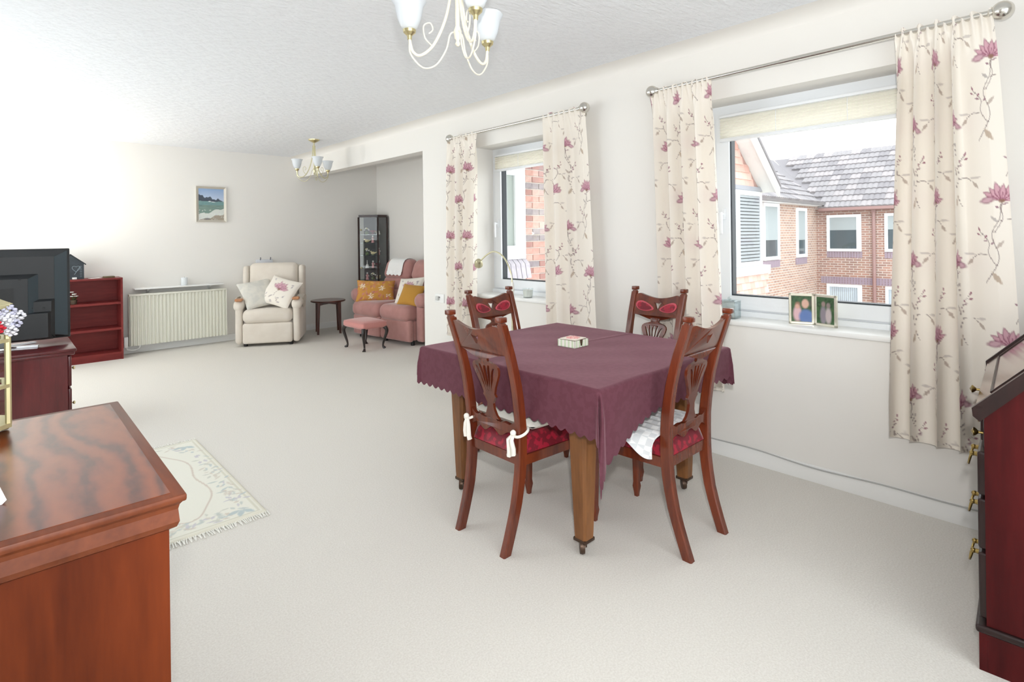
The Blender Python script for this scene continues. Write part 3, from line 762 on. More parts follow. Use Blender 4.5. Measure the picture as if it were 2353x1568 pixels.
    m.grid(19, 19, fn); m.grid(2, 2, lambda u, v: ((u-.5)*2*lerp(.158,.196,v), lerp(-.006,.392,v), .3885)); m.build('seat', VEL, t, 60)
    return t
def copy_thing(t, loc, rotz, label, group):
    r = t.copy(); COL.objects.link(r); r.location = loc; r.rotation_euler = (0,0,rotz); tag(r, label, t['category'], group)
    for ch in t.children:
        c = ch.copy(); COL.objects.link(c); c.parent = r
        for g in ch.children:
            d = g.copy(); COL.objects.link(d); d.parent = c
    return r
ch = chair_proto(); G_ = 'carved dining chairs around the table'
FL, FR = (1.571, 1.791), (2.134, 1.193)
copy_thing(ch, (*FR, 0), 0, 'carved dining chair with a white checked cloth on its seat, nearest the large window', G_)
copy_thing(ch, (2.245, 2.49, 0), PI, 'carved dining chair on the far side of the table, in front of the reading lamp', G_)
copy_thing(ch, (2.822, 1.81, 0), PI/2, 'carved dining chair between the table and the floral curtain of the large window', G_)
ch.location = (*FL, 0); ch.rotation_euler = (0,0,-PI/2); tag(ch, 'carved dining chair with a tied cream seat cushion, on the left of the table', 'chair', G_)
# cream tied cushion on the left chair
CREAM = M('cream_cotton', (238,234,224), .95, bump=(180, .3, .003))
def pillow(w, d, h, n=17, pinch=.06, pw=.45):
    m = MB()
    for s in (1, -1):
        def fn(u, v):
            x, y = 2*u-1, 2*v-1
            return (w/2*x*(1-pinch*(1-y*y)), d/2*y*(1-pinch*(1-x*x)), s*h/2*max(0, (1-x*x)*(1-y*y))**pw)
        m.grid(n, n, fn)
    return m
t = thing('seat_cushion', 'cream seat cushion tied to the back of the left dining chair', 'cushion', (FL[0], FL[1], 0), -PI/2)
pillow(.39, .36, .07, pinch=.02, pw=.3).warp(lambda x, y, z: (x, y+.215, z+.5)).build('pad', CREAM, t, 60)
for s in (-1, 1):
    m = MB(); X = s*.164
    loop = [(X+.024*math.cos(a)*s, -.001+.032*math.sin(a), .487+.012*math.sin(a)) for a in np.linspace(0, 2*PI, 17)[:-1]]
    m.tube(loop, .0065, 6, closed=True)
    for k in (0, 1): m.tube([(X-s*.01, -.034, .488), (X-s*(.012+.02*k), -.046, .46), (X-s*(.006+.024*k), -.042, .425-.02*k), (X-s*(.01+.024*k), -.04, .40-.01*k)], [.006,.009,.011,.012], 6)
    m.ball((X-s*.01, -.038, .49), .013, 8, 6); m.build('tie', CREAM, t, 60)
# checked white cloth on the right chair
def checked():
    n = 60; P = np.zeros((n, n, 3)); 
    for j in range(n):
        for i in range(n):
            u, v = i/(n-1)*2-1, j/(n-1)
            x = u*.20-.025-.035*v*(1-v) ; y = .02+v*.38
            z = .477+.012*(1-min(1, abs(u))**2)+.004*math.sin(u*26)
            over = max(0, -u-.80)/.2
            z -= .075*over**1.3*(.6+.4*math.sin(v*9+1)); x -= .022*over
            y += .018*math.sin(u*13)*over
            P[j, i] = (x, y, z)
    mt = M('white_waffle', (242,242,242), .9, bump=(60, .3, .004))
    nt = mt.node_tree; N = nt.nodes; L = nt.links
    tc = N.new('ShaderNodeTexCoord'); br = N.new('ShaderNodeTexChecker'); br.inputs['Scale'].default_value = 34; br.inputs[1].default_value = (*lin((248,248,248)),1); br.inputs[2].default_value = (*lin((226,228,230)),1)
    L.new(tc.outputs['Object'], br.inputs['Vector']); L.new(br.outputs[0], N['Principled BSDF'].inputs['Base Color'])
    o = obj('seat_cloth', grid_mesh('seat_cloth', P, mt), None, (*FR, 0)); tag(o, 'white checked cloth laid over the seat of the right-hand dining chair', 'cloth')
checked()
# box of coasters on the table
t = thing('coaster_box', 'small green and cream striped box of coasters with a rose lid on the tablecloth', 'box', (2.165, 1.848, .7295), math.radians(2))
STR = M('cream_green_card', (232,236,216), .7)
nt = STR.node_tree; N = nt.nodes; tc = N.new('ShaderNodeTexCoord'); wv = N.new('ShaderNodeTexWave'); wv.bands_direction = 'DIAGONAL'; wv.inputs['Scale'].default_value = 26
mp = N.new('ShaderNodeMapping'); mp.inputs['Scale'].default_value = (1,1,0); r = N.new('ShaderNodeValToRGB'); r.color_ramp.elements[0].color = (*lin((206,220,188)),1); r.color_ramp.elements[1].color = (*lin((240,238,228)),1)
r.color_ramp.elements[0].position = .35; r.color_ramp.elements[1].position = .6
nt.links.new(tc.outputs['Object'], mp.inputs[0]); nt.links.new(mp.outputs[0], wv.inputs[0]); nt.links.new(wv.outputs['Fac'], r.inputs[0]); nt.links.new(r.outputs[0], N['Principled BSDF'].inputs['Base Color'])
w = .056
m = MB(); m.box(-w, -w+.003, -w, w, 0, .036); m.box(w-.003, w, -w, w, 0, .036); m.box(-w, w, w-.003, w, 0, .036); m.box(-w, w, -w, w, 0, .003)
m.prism([(-w,0),(w,0),(w,.036),(.014,.036),(.007,.006),(-.007,.006),(-.014,.036),(-w,.036)], -w, -w+.003, 'y'); m.build('tray', STR, t, 0)
for k in range(5): MB().rbox(-.049, .049, -.049, .049, .004+k*.0068, .0095+k*.0068, .002, 1).build('coaster', M('coaster_board', (92,66,50), .7), t, 0)
MB().rbox(-.05, .05, -.05, .05, .037, .041, .0015, 1, Matrix.Rotation(.06, 4, 'Z')).build('top_coaster', M('coaster_top', (238,228,214), .5), t, 0)
m = MB()
for ring_, (n_, rr, zz) in enumerate(((7,.026,.0425),(5,.016,.045),(3,.007,.047))):
    for k in range(n_): m.ball((rr*math.cos(2*PI*k/n_+ring_), rr*math.sin(2*PI*k/n_+ring_), zz-.001), .012, 8, 6, (1,1,.35))
m.build('rose', M('rose_pink', (226,150,148), .6, mix=((240,196,190), 120, .4, .6)), t, 60)
# ------------------------------------------------------------------ gooseneck reading lamp behind the far chair
t = thing('reading_lamp', 'gooseneck brass reading lamp arching over the chair by the smaller window', 'lamp', (2.82, 3.0, 0))
LB = M('satin_brass', (206,200,168), .3, .85)
MB().lathe([(.12,0),(.12,.012),(.03,.022),(.012,.04)], 24).build('base', LB, t)
MB().tube([(0,0,.03),(0,0,.86)], .011, 10).build('pole', LB, t)
MB().lathe([(.009,.83),(.014,.84),(.014,.93),(.009,.955)], 12).build('collar', M('white_enamel', (240,238,230), .3), t)
pth = smooth_path([(0,0,.94),(-.004,.01,1.02),(-.01,.05,1.11),(-.015,.115,1.168),(-.02,.195,1.185),(-.022,.275,1.155),(-.024,.335,1.115)], 8)
MB().tube(pth, .006, 8).build('gooseneck', LB, t)
m = MB(); R_ = Matrix.Translation((-.025,.365,1.09)) @ Matrix.Rotation(.7, 4, 'X') @ Matrix.Rotation(-.5, 4, 'Y')
m.lathe([(.008,.04),(.02,.035),(.032,.015),(.035,-.02),(.032,-.022),(.028,-.006),(.002,.0)], 20, (0,0,0), R_); m.build('head', LB, t)
# ------------------------------------------------------------------ three-arm ceiling lights
def chandelier(label, x, y, zb, a0, met, r=.185, cup=BRASS):
    t = thing('ceiling_light', label, 'ceiling light', (x, y, 0), a0, 'three-arm ceiling lights')
    MB().lathe([(.0,H),(.062,H),(.06,H-.012),(.03,H-.03),(.012,H-.038)], 24).build('ceiling_rose', cup, t)
    m = MB(); m.tube([(0,0,H-.03),(0,0,zb+.06)], .0085, 10); m.lathe([(.004,zb),(.011,zb+.008),(.006,zb+.02),(.011,zb+.035),(.016,zb+.055),(.009,zb+.075)], 12); m.build('stem', met, t)
    for k in range(3):
        R3 = Matrix.Rotation(2*PI*k/3, 4, 'Z')
        def rt(p): return [tuple(R3 @ Vector(q)) for q in p]
        z1 = zb+.008
        arm = smooth_path([(.012,0,z1+.33),(.02,0,z1+.22),(.045,0,z1+.10),(.09,0,z1+.005),(.14,0,z1-.035),(r-.012,0,z1-.02),(r,0,z1+.03)], 6)
        MB().tube(rt(arm), .0055, 8).build('arm', met, t)
        sc = smooth_path([(r,0,z1+.02),(r-.004,0,z1-.03),(.135,0,z1-.082),(.085,0,z1-.075),(.045,0,z1-.02),(.03,0,z1+.035),(.014,0,z1+.045),(.008,0,z1+.02)], 5)
        MB().tube(rt(sc), .0032, 6).build('scroll', met, t)
        s2 = smooth_path([(.10,0,z1+.0),(.125,.0,z1+.03),(.13,0,z1+.075),(.105,0,z1+.085),(.095,0,z1+.06),(.11,0,z1+.045)], 5)
        MB().tube(rt(s2), .0028, 6).build('scroll', met, t)
        MB().lathe([(.008,z1+.025),(.01,z1+.04),(.023,z1+.052),(.025,z1+.062),(.019,z1+.066),(.022,z1+.074),(.0,z1+.074)], 16, (0,0,0), R3 @ Matrix.Translation((r,0,0))).build('lamp_cup', cup, t)
        MB().lathe([(.022,z1+.062),(.03,z1+.07),(.043,z1+.10),(.05,z1+.13),(.053,z1+.15),(.064,z1+.172),(.060,z1+.172),(.050,z1+.151),(.046,z1+.13),(.038,z1+.10),(.024,z1+.072)], 24, (0,0,0), R3 @ Matrix.Translation((r,0,0)),
            wob=lambda i, th: .035*math.sin(6*th) if i in (5,6) else 0).build('shade', M('opal_glass', (244,247,250), .25, trans=.5), t, 60)
    return t
CRM = M('cream_enamel', (238,232,214), .35)
chandelier('cream three-arm ceiling light with white glass shades, nearer the camera', 1.262, 1.626, 2.02, math.radians(12), CRM)
chandelier('brass three-arm ceiling light with white glass shades at the far end of the room', 2.66, 6.16, 2.05, math.radians(17), M('pale_brass', (210,204,170), .3, .8), r=.2)
# ------------------------------------------------------------------ things on the window sills
SZ = ZS
t = thing('glass_candle', 'white candle in a clear glass on the smaller window sill', 'candle', (3.15, 3.165, SZ))
CG = thin_glass('clear_glass', (.96,.98,.98), .08)
MB().lathe([(.036,.0),(.04,.004),(.046,.075),(.044,.075),(.037,.006),(0,.006)], 20).build('glass', CG, t)
MB().lathe([(0,.006),(.036,.007),(.042,.062),(.03,.064),(0,.06)], 20).build('wax', M('candle_wax', (246,244,238), .5, trans=.2), t)
t = thing('photo_frame', 'hinged silver double photo frame on the large window sill', 'photo frame', (3.222, 1.03, SZ))
SIL = M('silver_gilt', (226,222,206), .25, .8)
def photo(kind):
    c = Canvas(.12, .16, .002, (60,92,58), wrap=False)
    for k in range(60): c.ell(rng.uniform(0,.12), rng.uniform(0,.16), .012, .009, rng.uniform(0,3), random.choice(((52,84,50),(76,104,66),(40,62,44))), .7, .6)
    if kind == 0:
        c.ell(.036,.05,.03,.06,.0,(216,176,182),1,.4); c.ell(.036,.098,.017,.022,0,(210,160,140),1,.4); c.ell(.038,.108,.02,.02,0,(150,110,92),.7,.5); c.ell(.035,.094,.013,.017,0,(214,168,150),1,.4)
        c.ell(.088,.03,.05,.055,.4,(96,122,176),1,.3); c.ell(.082,.112,.024,.032,0,(214,172,154),1,.3); c.ell(.112,.118,.01,.03,0,(90,80,78),.8,.5)
    else:
        c.ell(.045,.05,.026,.07,0,(140,132,140),1,.4); c.ell(.046,.118,.016,.02,0,(150,130,124),1,.4); c.ell(.08,.05,.024,.06,0,(190,176,176),1,.4); c.ell(.08,.112,.016,.02,0,(140,126,122),1,.4)
    return c
for s in (-1, 1):
    rz = s*.30
    Mx = Matrix.Rotation(rz, 4, 'Z')
    w, hgt = .125, .168
    f = MB(); 
    for a, b, c_, d_ in ((0, w, 0, .014), (0, w, hgt-.014, hgt), (0, .014, 0, hgt), (w-.014, w, 0, hgt)): f.rbox(-.006, .006, -s*0+min(-s*a, -s*b), max(-s*a, -s*b), c_, d_, .003, 1)
    f.box(.004, .007, min(0, -s*w), max(0, -s*w), 0, hgt)
    fr = f.build('frame', SIL, t, 30, None, rz if False else (0, 0, -rz))
    n = 30; cv = photo(0 if s < 0 else 1); U, V = np.meshgrid(np.linspace(0,1,n), np.linspace(0,1,n))
    yy = -s*(.013+(w-.026)*(U if s > 0 else 1-U)); P = np.stack([np.full_like(U, -.001), yy, .013+(hgt-.026)*V], -1)
    me = grid_mesh('photograph', P, M('photo_print', rough=.25, attr=True), rgb=cv.sample(U*.1199, V*.1599)); obj('photograph', me, fr)
t = thing('glass_box', 'small clear glass trinket box on the sill beside the large window curtain', 'box', (3.16, 1.475, SZ))
m = MB(); m.rbox(-.04, .04, -.05, .05, .0, .006, .002); m.box(-.04,-.037,-.05,.05,.006,.1); m.box(.037,.04,-.05,.05,.006,.1); m.box(-.04,.04,-.05,-.047,.006,.1); m.box(-.04,.04,.047,.05,.006,.1)
m.build('body', thin_glass('box_glass', (.88,.93,.94), .25), t, 0)
MB().rbox(-.034, .034, -.044, .044, .008, .085, .01).build('tissue_filling', M('white_tissue', (246,246,246), .9, bump=(60,.5,.01)), t)
m = MB(); m.rbox(-.042, .042, -.052, .052, .1, .106, .002); m.ball((0,0,.116), .011, 10, 8); m.build('lid', MATS['box_glass'], t)
# wall socket by the alcove
t = thing('wall_socket', 'white wall socket with a grey plug beside the alcove corner', 'socket', (XR-.004, 4.31, .715))
MB().rbox(-.006, .004, -.072, .072, -.043, .043, .003).build('plate', GLOSSW, t)
MB().rbox(-.026, -.005, .0, .04, -.02, .02, .006).build('plug', M('plug_grey', (205,205,202), .5), t)
MB().rbox(-.012, -.005, -.012, .006, .004, .016, .002).build('switch', M('switch_grey', (90,90,92), .5), t)
# ------------------------------------------------------------------ lounge end of the room
def soft(x0, x1, y0, y1, z0, z1, r=.05, seg=4): return MB().rbox(x0, x1, y0, y1, z0, z1, r, seg)
def shear(k, zr): return lambda x, y, z: (x, y+k*max(0, z-zr), z)
FAB = M('cream_upholstery', (226,217,205), .95, sheen=.2, mix=((219,209,196), 6, .4, .65, 4), bump=(300, .15, .002))
FABD = M('beige_suede', (198,186,170), .95, sheen=.2)
KNOB = wood('arm_beech', (170,112,74), (206,150,108), 'y', 9, .4, .2)
BLK = M('black_plastic', (28,28,30), .5)
AC = (2.37, 6.90); AR = math.radians(-29.7)
t = thing('recliner_armchair', 'cream upholstered recliner armchair with wooden arm knuckles', 'armchair', (*AC, 0), AR)
soft(-.285, .285, -.015, .06, .035, .285, .03).build('footrest_panel', FAB, t, 60)
soft(-.287, .287, -.03, .46, .28, .455, .07, 5).build('seat', FAB, t, 60)
soft(-.29, .29, .06, .60, .06, .30, .02).build('base', FAB, t, 60)
for s in (-1, 1):
    a, b = sorted((s*.283, s*.365))
    soft(a, b, .0, .62, .035, .52, .035).warp(lambda x, y, z, s=s: (x+s*.014*math.sin(PI*min(1, z/.52)), y, z)).build('arm', FAB, t, 60)
    a, b = sorted((s*.27, s*.392))
    soft(a, b, -.005, .54, .47, .595, .055, 5).warp(lambda x, y, z: (x, y, z-.05*max(0, .12-y)/.12)).build('arm_pad', FAB, t, 60)
    MB().rbox(s*.325-.042, s*.325+.042, -.02, .085, .555, .59, .017, 3).build('arm_knuckle', KNOB, t, 60)
    a, b = sorted((s*.335, s*.402)); 
    MB().prism([(.28+.14*math.cos(q)*(1 if math.sin(q) > 0 else .75), .56+(.03 if math.sin(q) > 0 else .13)*math.sin(q)) for q in np.linspace(0, 2*PI, 24)[:-1]], s*.385, s*.396, 'x').build('arm_cap', FABD, t, 40)
    a, b = sorted((s*.30, s*.372))
    soft(a, b, .40, .60, .50, .965, .035).warp(shear(.06, .5)).build('wing', FAB, t, 60)
soft(-.325, .325, .50, .60, .25, .97, .04).warp(shear(.06, .45)).build('back_shell', FAB, t, 60)
soft(-.29, .29, .40, .54, .43, .74, .06, 5).warp(lambda x, y, z: (x, y-.03*(1-(x/.3)**2)+.06*(z-.45), z)).build('lumbar_cushion', FAB, t, 60)
soft(-.30, .30, .385, .56, .715, 1.0, .07, 5).warp(lambda x, y, z: (x*(1-.05*(z-.7)), y-.03*(1-(x/.3)**2)+.06*(z-.45), z-(.04*(x/.3)**2 if z < .8 else .0)+(.03*(1-(x/.3)**2)-.02 if z < .8 else 0))).build('head_cushion', FAB, t, 60)
for sx in (-1, 1):
    for y in (.06, .54): MB().lathe([(.022,0),(.024,.01),(.018,.062)], 10, (sx*.26, y, 0)).build('glide', BLK, t)
def at(base, rz, p, rot):
    return Matrix.Translation((*base, 0)) @ Matrix.Rotation(rz, 4, 'Z') @ Matrix.Translation(p) @ rot
def eul(x, y, z): return Matrix.Rotation(z, 4, 'Z') @ Matrix.Rotation(x, 4, 'X') @ Matrix.Rotation(y, 4, 'Y')
def throw(label, mtx, w, d, h, mat, canvas=None, n=33, pinch=.07):
    m = pillow(w, d, h, n, pinch); me = m.mesh('throw_cushion', mat, 60)
    if canvas is not None:
        co = np.array([v.co[:] for v in me.vertices]); vcol(me, canvas.sample(np.clip(co[:,0]+w/2, 0, w*.999), np.clip(co[:,1]+d/2, 0, d*.999)))
    o = obj('throw_cushion', me); o.matrix_basis = mtx; tag(o, label, 'cushion', 'throw cushions'); return o
PRN = M('printed_cotton', rough=.95, attr=True, bump=(200, .1, .001))
def fl_cushion(w):
    c = Canvas(w, w, .004, (240,233,222), wrap=False)
    c.line([(w*.5,w*.45),(w*.42,w*.3),(w*.3,w*.18),(w*.2,w*.2)], .003, (176,163,158)); c.line([(w*.42,w*.3),(w*.55,w*.2),(w*.62,w*.12)], .003, (176,163,158))
    for x, y, a in ((.3,.2,.6),(.2,.22,2),(.36,.14,-.6),(.55,.2,.3),(.62,.13,-.4),(.75,.7,.5),(.82,.62,1.4),(.7,.25,.9),(.25,.75,2.4)): c.leaf(w*x, w*y, .05, .018, a, (150,140,150), .8)
    c.flower(w*.5, w*.48, w*.30, -.2); return c
throw('plain off-white throw cushion on the left of the cream armchair', at(AC, AR, (-.14, .22, .625), eul(math.radians(52), 0, math.radians(28)) @ Matrix.Rotation(.16, 4, 'Z')), .42, .40, .13, M('offwhite_cotton', (228,224,214), .95, bump=(200,.15,.002), mix=((216,214,206), 14, .4, .6)))
throw('white throw cushion with a mauve flower on the right of the cream armchair', at(AC, AR, (.12, .19, .64), eul(math.radians(55), 0, math.radians(-14)) @ Matrix.Rotation(-.3, 4, 'Z')), .42, .40, .13, PRN, fl_cushion(.42))
t = thing('wall_fitting', 'small white fitting with two dark knobs on the wall above the cream armchair', 'wall fitting', (2.60, YB, 1.0))
MB().rbox(-.11, .11, -.02, 0, -.03, .035, .006).build('plate', M('pale_lace', (232,234,238), .7), t)
for x in (-.055, .075): MB().tube([(x, -.02, .03), (x, -.035, .045), (x, -.035, .065)], .006, 6).build('knob', M('knob_grey', (110,112,118), .5), t)
# ------------------------------------------------------------------ pink two-seat recliner sofa
PNK = M('dusky_pink_velvet', (184,136,130), .9, sheen=.5, mix=((172,124,119), 7, .38, .66, 3), bump=(300, .1, .002))
SCP = (3.48, 6.13); SRZ = math.radians(-82.9)
t = thing('recliner_sofa', 'dusky pink two-seat recliner sofa in the alcove', 'sofa', (*SCP, 0), SRZ)
for s in (-1, 1):
    a, b = sorted((s*.005, s*.575))
    soft(a, b, -.02, .06, .05, .31, .03).build('footrest_panel', PNK, t, 60)
    soft(a, b, -.06, .46, .285, .485, .085, 5).build('seat', PNK, t, 60)
    soft(a, b, .40, .56, .44, .62, .05, 4).warp(shear(.22, .45)).build('lumbar_cushion', PNK, t, 60)
    soft(a, b, .41, .57, .60, .77, .055, 4).warp(shear(.22, .45)).build('back_cushion', PNK, t, 60)
    soft(a, b, .38, .57, .745, 1.015, .08, 5).warp(shear(.22, .45)).warp(lambda x, y, z, c=(a+b)/2: (c+(x-c)*(1-.9*max(0, z-.85)), y, z)).build('head_cushion', PNK, t, 60)
    a, b = sorted((s*.575, s*.70))
    soft(a, b, .08, .70, .05, .52, .03).build('arm', PNK, t, 60)
    m = MB(); m.tube([(s*.655, y, .545) for y in (.055, .085, .34, .66)], [.07,.088,.09,.08], 20); m.build('arm_roll', PNK, t, 60)
soft(-.57, .57, .06, .66, .06, .30, .02).build('base', PNK, t, 60)
soft(-.60, .60, .56, .70, .2, .92, .05).warp(shear(.12, .4)).build('back_shell', PNK, t, 60)
MB().lathe([(0,0),(.045,0),(.04,.008),(0,.01)], 18, (0,0,0), Matrix.Translation((.70, .25, .335)) @ Matrix.Rotation(PI/2, 4, 'Y')).build('release_cup', BLK, t)
for x in (-.52, .0, .52):
    for y in (.08, .60): MB().lathe([(.024,0),(.026,.012),(.02,.062)], 10, (x, y, 0)).build('glide', BLK, t)
def lace():
    n = 26; P = np.zeros((n, n, 3))
    pr = [(.58,.985),(.53,1.012),(.48,1.022),(.43,1.018),(.395,1.0),(.374,.965),(.368,.92),(.366,.85),(.364,.79)]
    yy = np.interp(np.linspace(0,1,n), np.linspace(0,1,len(pr)), [p[0] for p in pr]); zz = np.interp(np.linspace(0,1,n), np.linspace(0,1,len(pr)), [p[1] for p in pr])
    for j in range(n):
        for i in range(n):
            u = i/(n-1); v = j/(n-1); tooth = .02*abs(((u*4) % 1)-.5)*2*(v > .9)
            x = -.29+(u-.5)*.30*(1+.05*v)
            P[j, i] = (x, yy[j]+.22*max(0, zz[j]-.45)-.004, zz[j]+tooth+.002)
    o = obj('lace_cover', grid_mesh('lace_cover', P, M('white_lace', (244,244,242), .95, bump=(90,.6,.004)))); o.matrix_basis = at(SCP, SRZ, (0,0,0), Matrix.Identity(4))
    tag(o, 'white lace chair-back cover with zigzag hem on the pink sofa headrest', 'lace cover')
lace()
def orange():
    c = Canvas(.50, .30, .004, (200,146,70), wrap=False)
    for k in range(75):
        c.ell(rng.uniform(0,.5), rng.uniform(0,.3), rng.uniform(.015,.04), rng.uniform(.006,.014), rng.uniform(0,3.1), random.choice(((204,120,104),(196,132,128),(176,100,104),(222,170,96))), .85, .4, .5)
    for x, y in ((.08,.2),(.33,.17),(.2,.06),(.42,.08)):
        for k in range(6): c.leaf(x, y, .045, .014, k*PI/3+x*9, (242,234,214), .95)
    return c
throw('mustard and pink floral oblong cushion at the far end of the pink sofa', at(SCP, SRZ, (-.37, .20, .60), eul(math.radians(66), 0, math.radians(52)) @ Matrix.Rotation(-.05, 4, 'Z')), .50, .30, .14, PRN, orange())
throw('white cushion with a mauve flower on the pink sofa', at(SCP, SRZ, (.27, .25, .64), eul(math.radians(58), 0, math.radians(14)) @ Matrix.Rotation(.10, 4, 'Z')), .37, .36, .13, PRN, fl_cushion(.37))
throw('plain mustard cushion in front of the white one on the pink sofa', at(SCP, SRZ, (.44, .13, .60), eul(math.radians(56), 0, math.radians(24)) @ Matrix.Rotation(-.1, 4, 'Z')), .30, .29, .12, M('mustard_velvet', (190,140,58), .9, sheen=.3))
# ------------------------------------------------------------------ footstool
t = thing('footstool', 'rectangular pink velvet footstool on dark cabriole legs', 'footstool', (3.155, 5.93, 0), math.radians(2))
m = soft(-.165, .165, -.235, .235, .25, .33, .03); m.build('cushion_side', M('rose_velvet', (206,140,134), .9, sheen=.5), t, 60)
MB().grid(15, 15, lambda u, v: ((u-.5)*.322, (v-.5)*.462,   .32+.024*((1-(2*u-1)**4)*(1-(2*v-1)**4))**.6)).build('cushion_top', MATS['rose_velvet'], t, 60)
DK = M('ebonised_wood', (38,30,28), .3, coat=.3)
for sx in (-1, 1):
    for sy in (-1, 1):
        p = [(.135,.205,.262),(.150,.222,.235),(.155,.228,.20),(.142,.214,.14),(.128,.200,.08),(.122,.194,.035),(.13,.203,.012),(.138,.212,.0)]
        m = MB(); m.tube([(sx*a, sy*b, c) for a, b, c in smooth_path(p, 3)], [lerp(.026,.011,min(1, k/14)) if k < 15 else lerp(.011,.022,(k-15)/6) for k in range(22)], 8); m.build('cabriole_leg', DK, t, 60)
# ------------------------------------------------------------------ round side table
MAH = wood('dark_mahogany', (46,18,14), (92,40,30), 'z', 8, .28, .4)
t = thing('side_table', 'small round dark wood side table beside the cream armchair', 'side table', (3.315, 7.275, 0), math.radians(-20))
MB().lathe([(0,.455),(.225,.455),(.231,.45),(.231,.438),(.222,.433),(0,.433)], 40).build('table_top', MAH, t)
for s in ((-1,-1),(1,-1),(1,1),(-1,1)):
    MB().sweep_rect([(s[0]*.145, s[1]*.145, 0), (s[0]*.138, s[1]*.138, .30), (s[0]*.135, s[1]*.135, .433)], [.014,.019,.022], [.014,.019,.022]).build('leg', MAH, t, 20)
for s in (-1, 1):
    MB().prism([(-.14,.39),(-.07,.405),(0,.415),(.07,.405),(.14,.39),(.14,.433),(-.14,.433)], s*.138-.008, s*.138+.008, 'y').build('apron', MAH, t, 20)
    MB().prism([(-.14,.39),(-.07,.405),(0,.415),(.07,.405),(.14,.39),(.14,.433),(-.14,.433)], s*.138-.008, s*.138+.008, 'x').build('apron', MAH, t, 20)
# ------------------------------------------------------------------ corner display cabinet with ornaments
EB = wood('cabinet_wenge', (36,24,24), (66,44,42), 'z', 8, .3, .3)
PT = [(3.915,7.515),(4.12,7.31),(4.275,7.31),(4.275,7.655),(3.99,7.655)]
cx0, cy0 = 4.13, 7.5
pt = [(x-cx0, y-cy0) for x, y in PT]; ZT2 = 1.655
t = thing('display_cabinet', 'tall dark corner display cabinet with glass door and ornaments', 'cabinet', (cx0, cy0, 0))
MB().prism([(x*1.0, y*1.0) for x, y in pt], 0, .08).build('plinth', EB, t, 0)
MB().prism(pt, ZT2-.035, ZT2).build('cornice', EB, t, 0)
for i, w_ in ((0,.018),(1,.016),(2,.014)):
    MB().box(pt[i][0]-w_*.6, pt[i][0]+w_*.6, pt[i][1]-w_*.6, pt[i][1]+w_*.6, .08, ZT2-.035).build('post', EB, t, 0)
BKP = M('dark_back_panel', (104,102,102), .4)
MB().box(pt[2][0]-.012, pt[2][0], pt[2][1]+.01, pt[3][1], .08, ZT2-.035).build('back_panel', BKP, t, 0)
MB().box(pt[4][0]+.08, pt[3][0], pt[3][1]-.012, pt[3][1], .08, ZT2-.035).build('back_panel', BKP, t, 0)
MB().box(pt[4][0], pt[4][0]+.08, pt[3][1]-.006, pt[3][1], .08, ZT2-.035).build('side_mirror', M('mirror_back', (206,204,196), .4), t, 0)
CGL = thin_glass('cabinet_glass', (.95,.97,.97), .07)
def paneq(i, j, name):
    (x0,y0),(x1,y1) = pt[i], pt[j]
    return MB().add([(x0,y0,.08),(x1,y1,.08),(x1,y1,ZT2-.035),(x0,y0,ZT2-.035)], [(0,1,2,3)]).build(name, CGL, t, 0)
d_ = paneq(0, 1, 'glass_door'); paneq(1, 2, 'glass_side')
for z in (1.43, .86): 
    MB().ball((pt[0][0]+.02, pt[0][1]-.032, z), .014, 8, 6).build('door_hinge', BRASS, d_)
SHZ = [.42, .68, .856, 1.05, 1.235, 1.36]
ins = [(x*.93+.003, y*.93+.003) for x, y in pt]
for z in SHZ: MB().prism(ins, z-.006, z).build('glass_shelf', thin_glass('shelf_glass', (.80,.88,.87), .2), t, 0)
m = MB().tube([(pt[2][0]+.002, pt[2][1]+.2, .88), (pt[2][0]+.01, pt[2][1]+.0, .90), (pt[2][0]+.014, pt[2][1]-.12, .89), (pt[2][0]+.016, pt[2][1]-.2, .80)], .004, 6); m.build('flex', BLK, t)
CHN = M('white_china', (240,238,234), .2); GRN = M('ornament_green', (96,110,74), .5); RED = M('ornament_crimson', (118,36,54), .4); PKC = M('ornament_pink', (208,150,150), .35); YLW = M('ornament_cream', (222,206,160), .4); GLO = thin_glass('crystal', (.85,.92,.93), .3)
def lath(m, prof, c): return m.lathe(prof, 12, c)
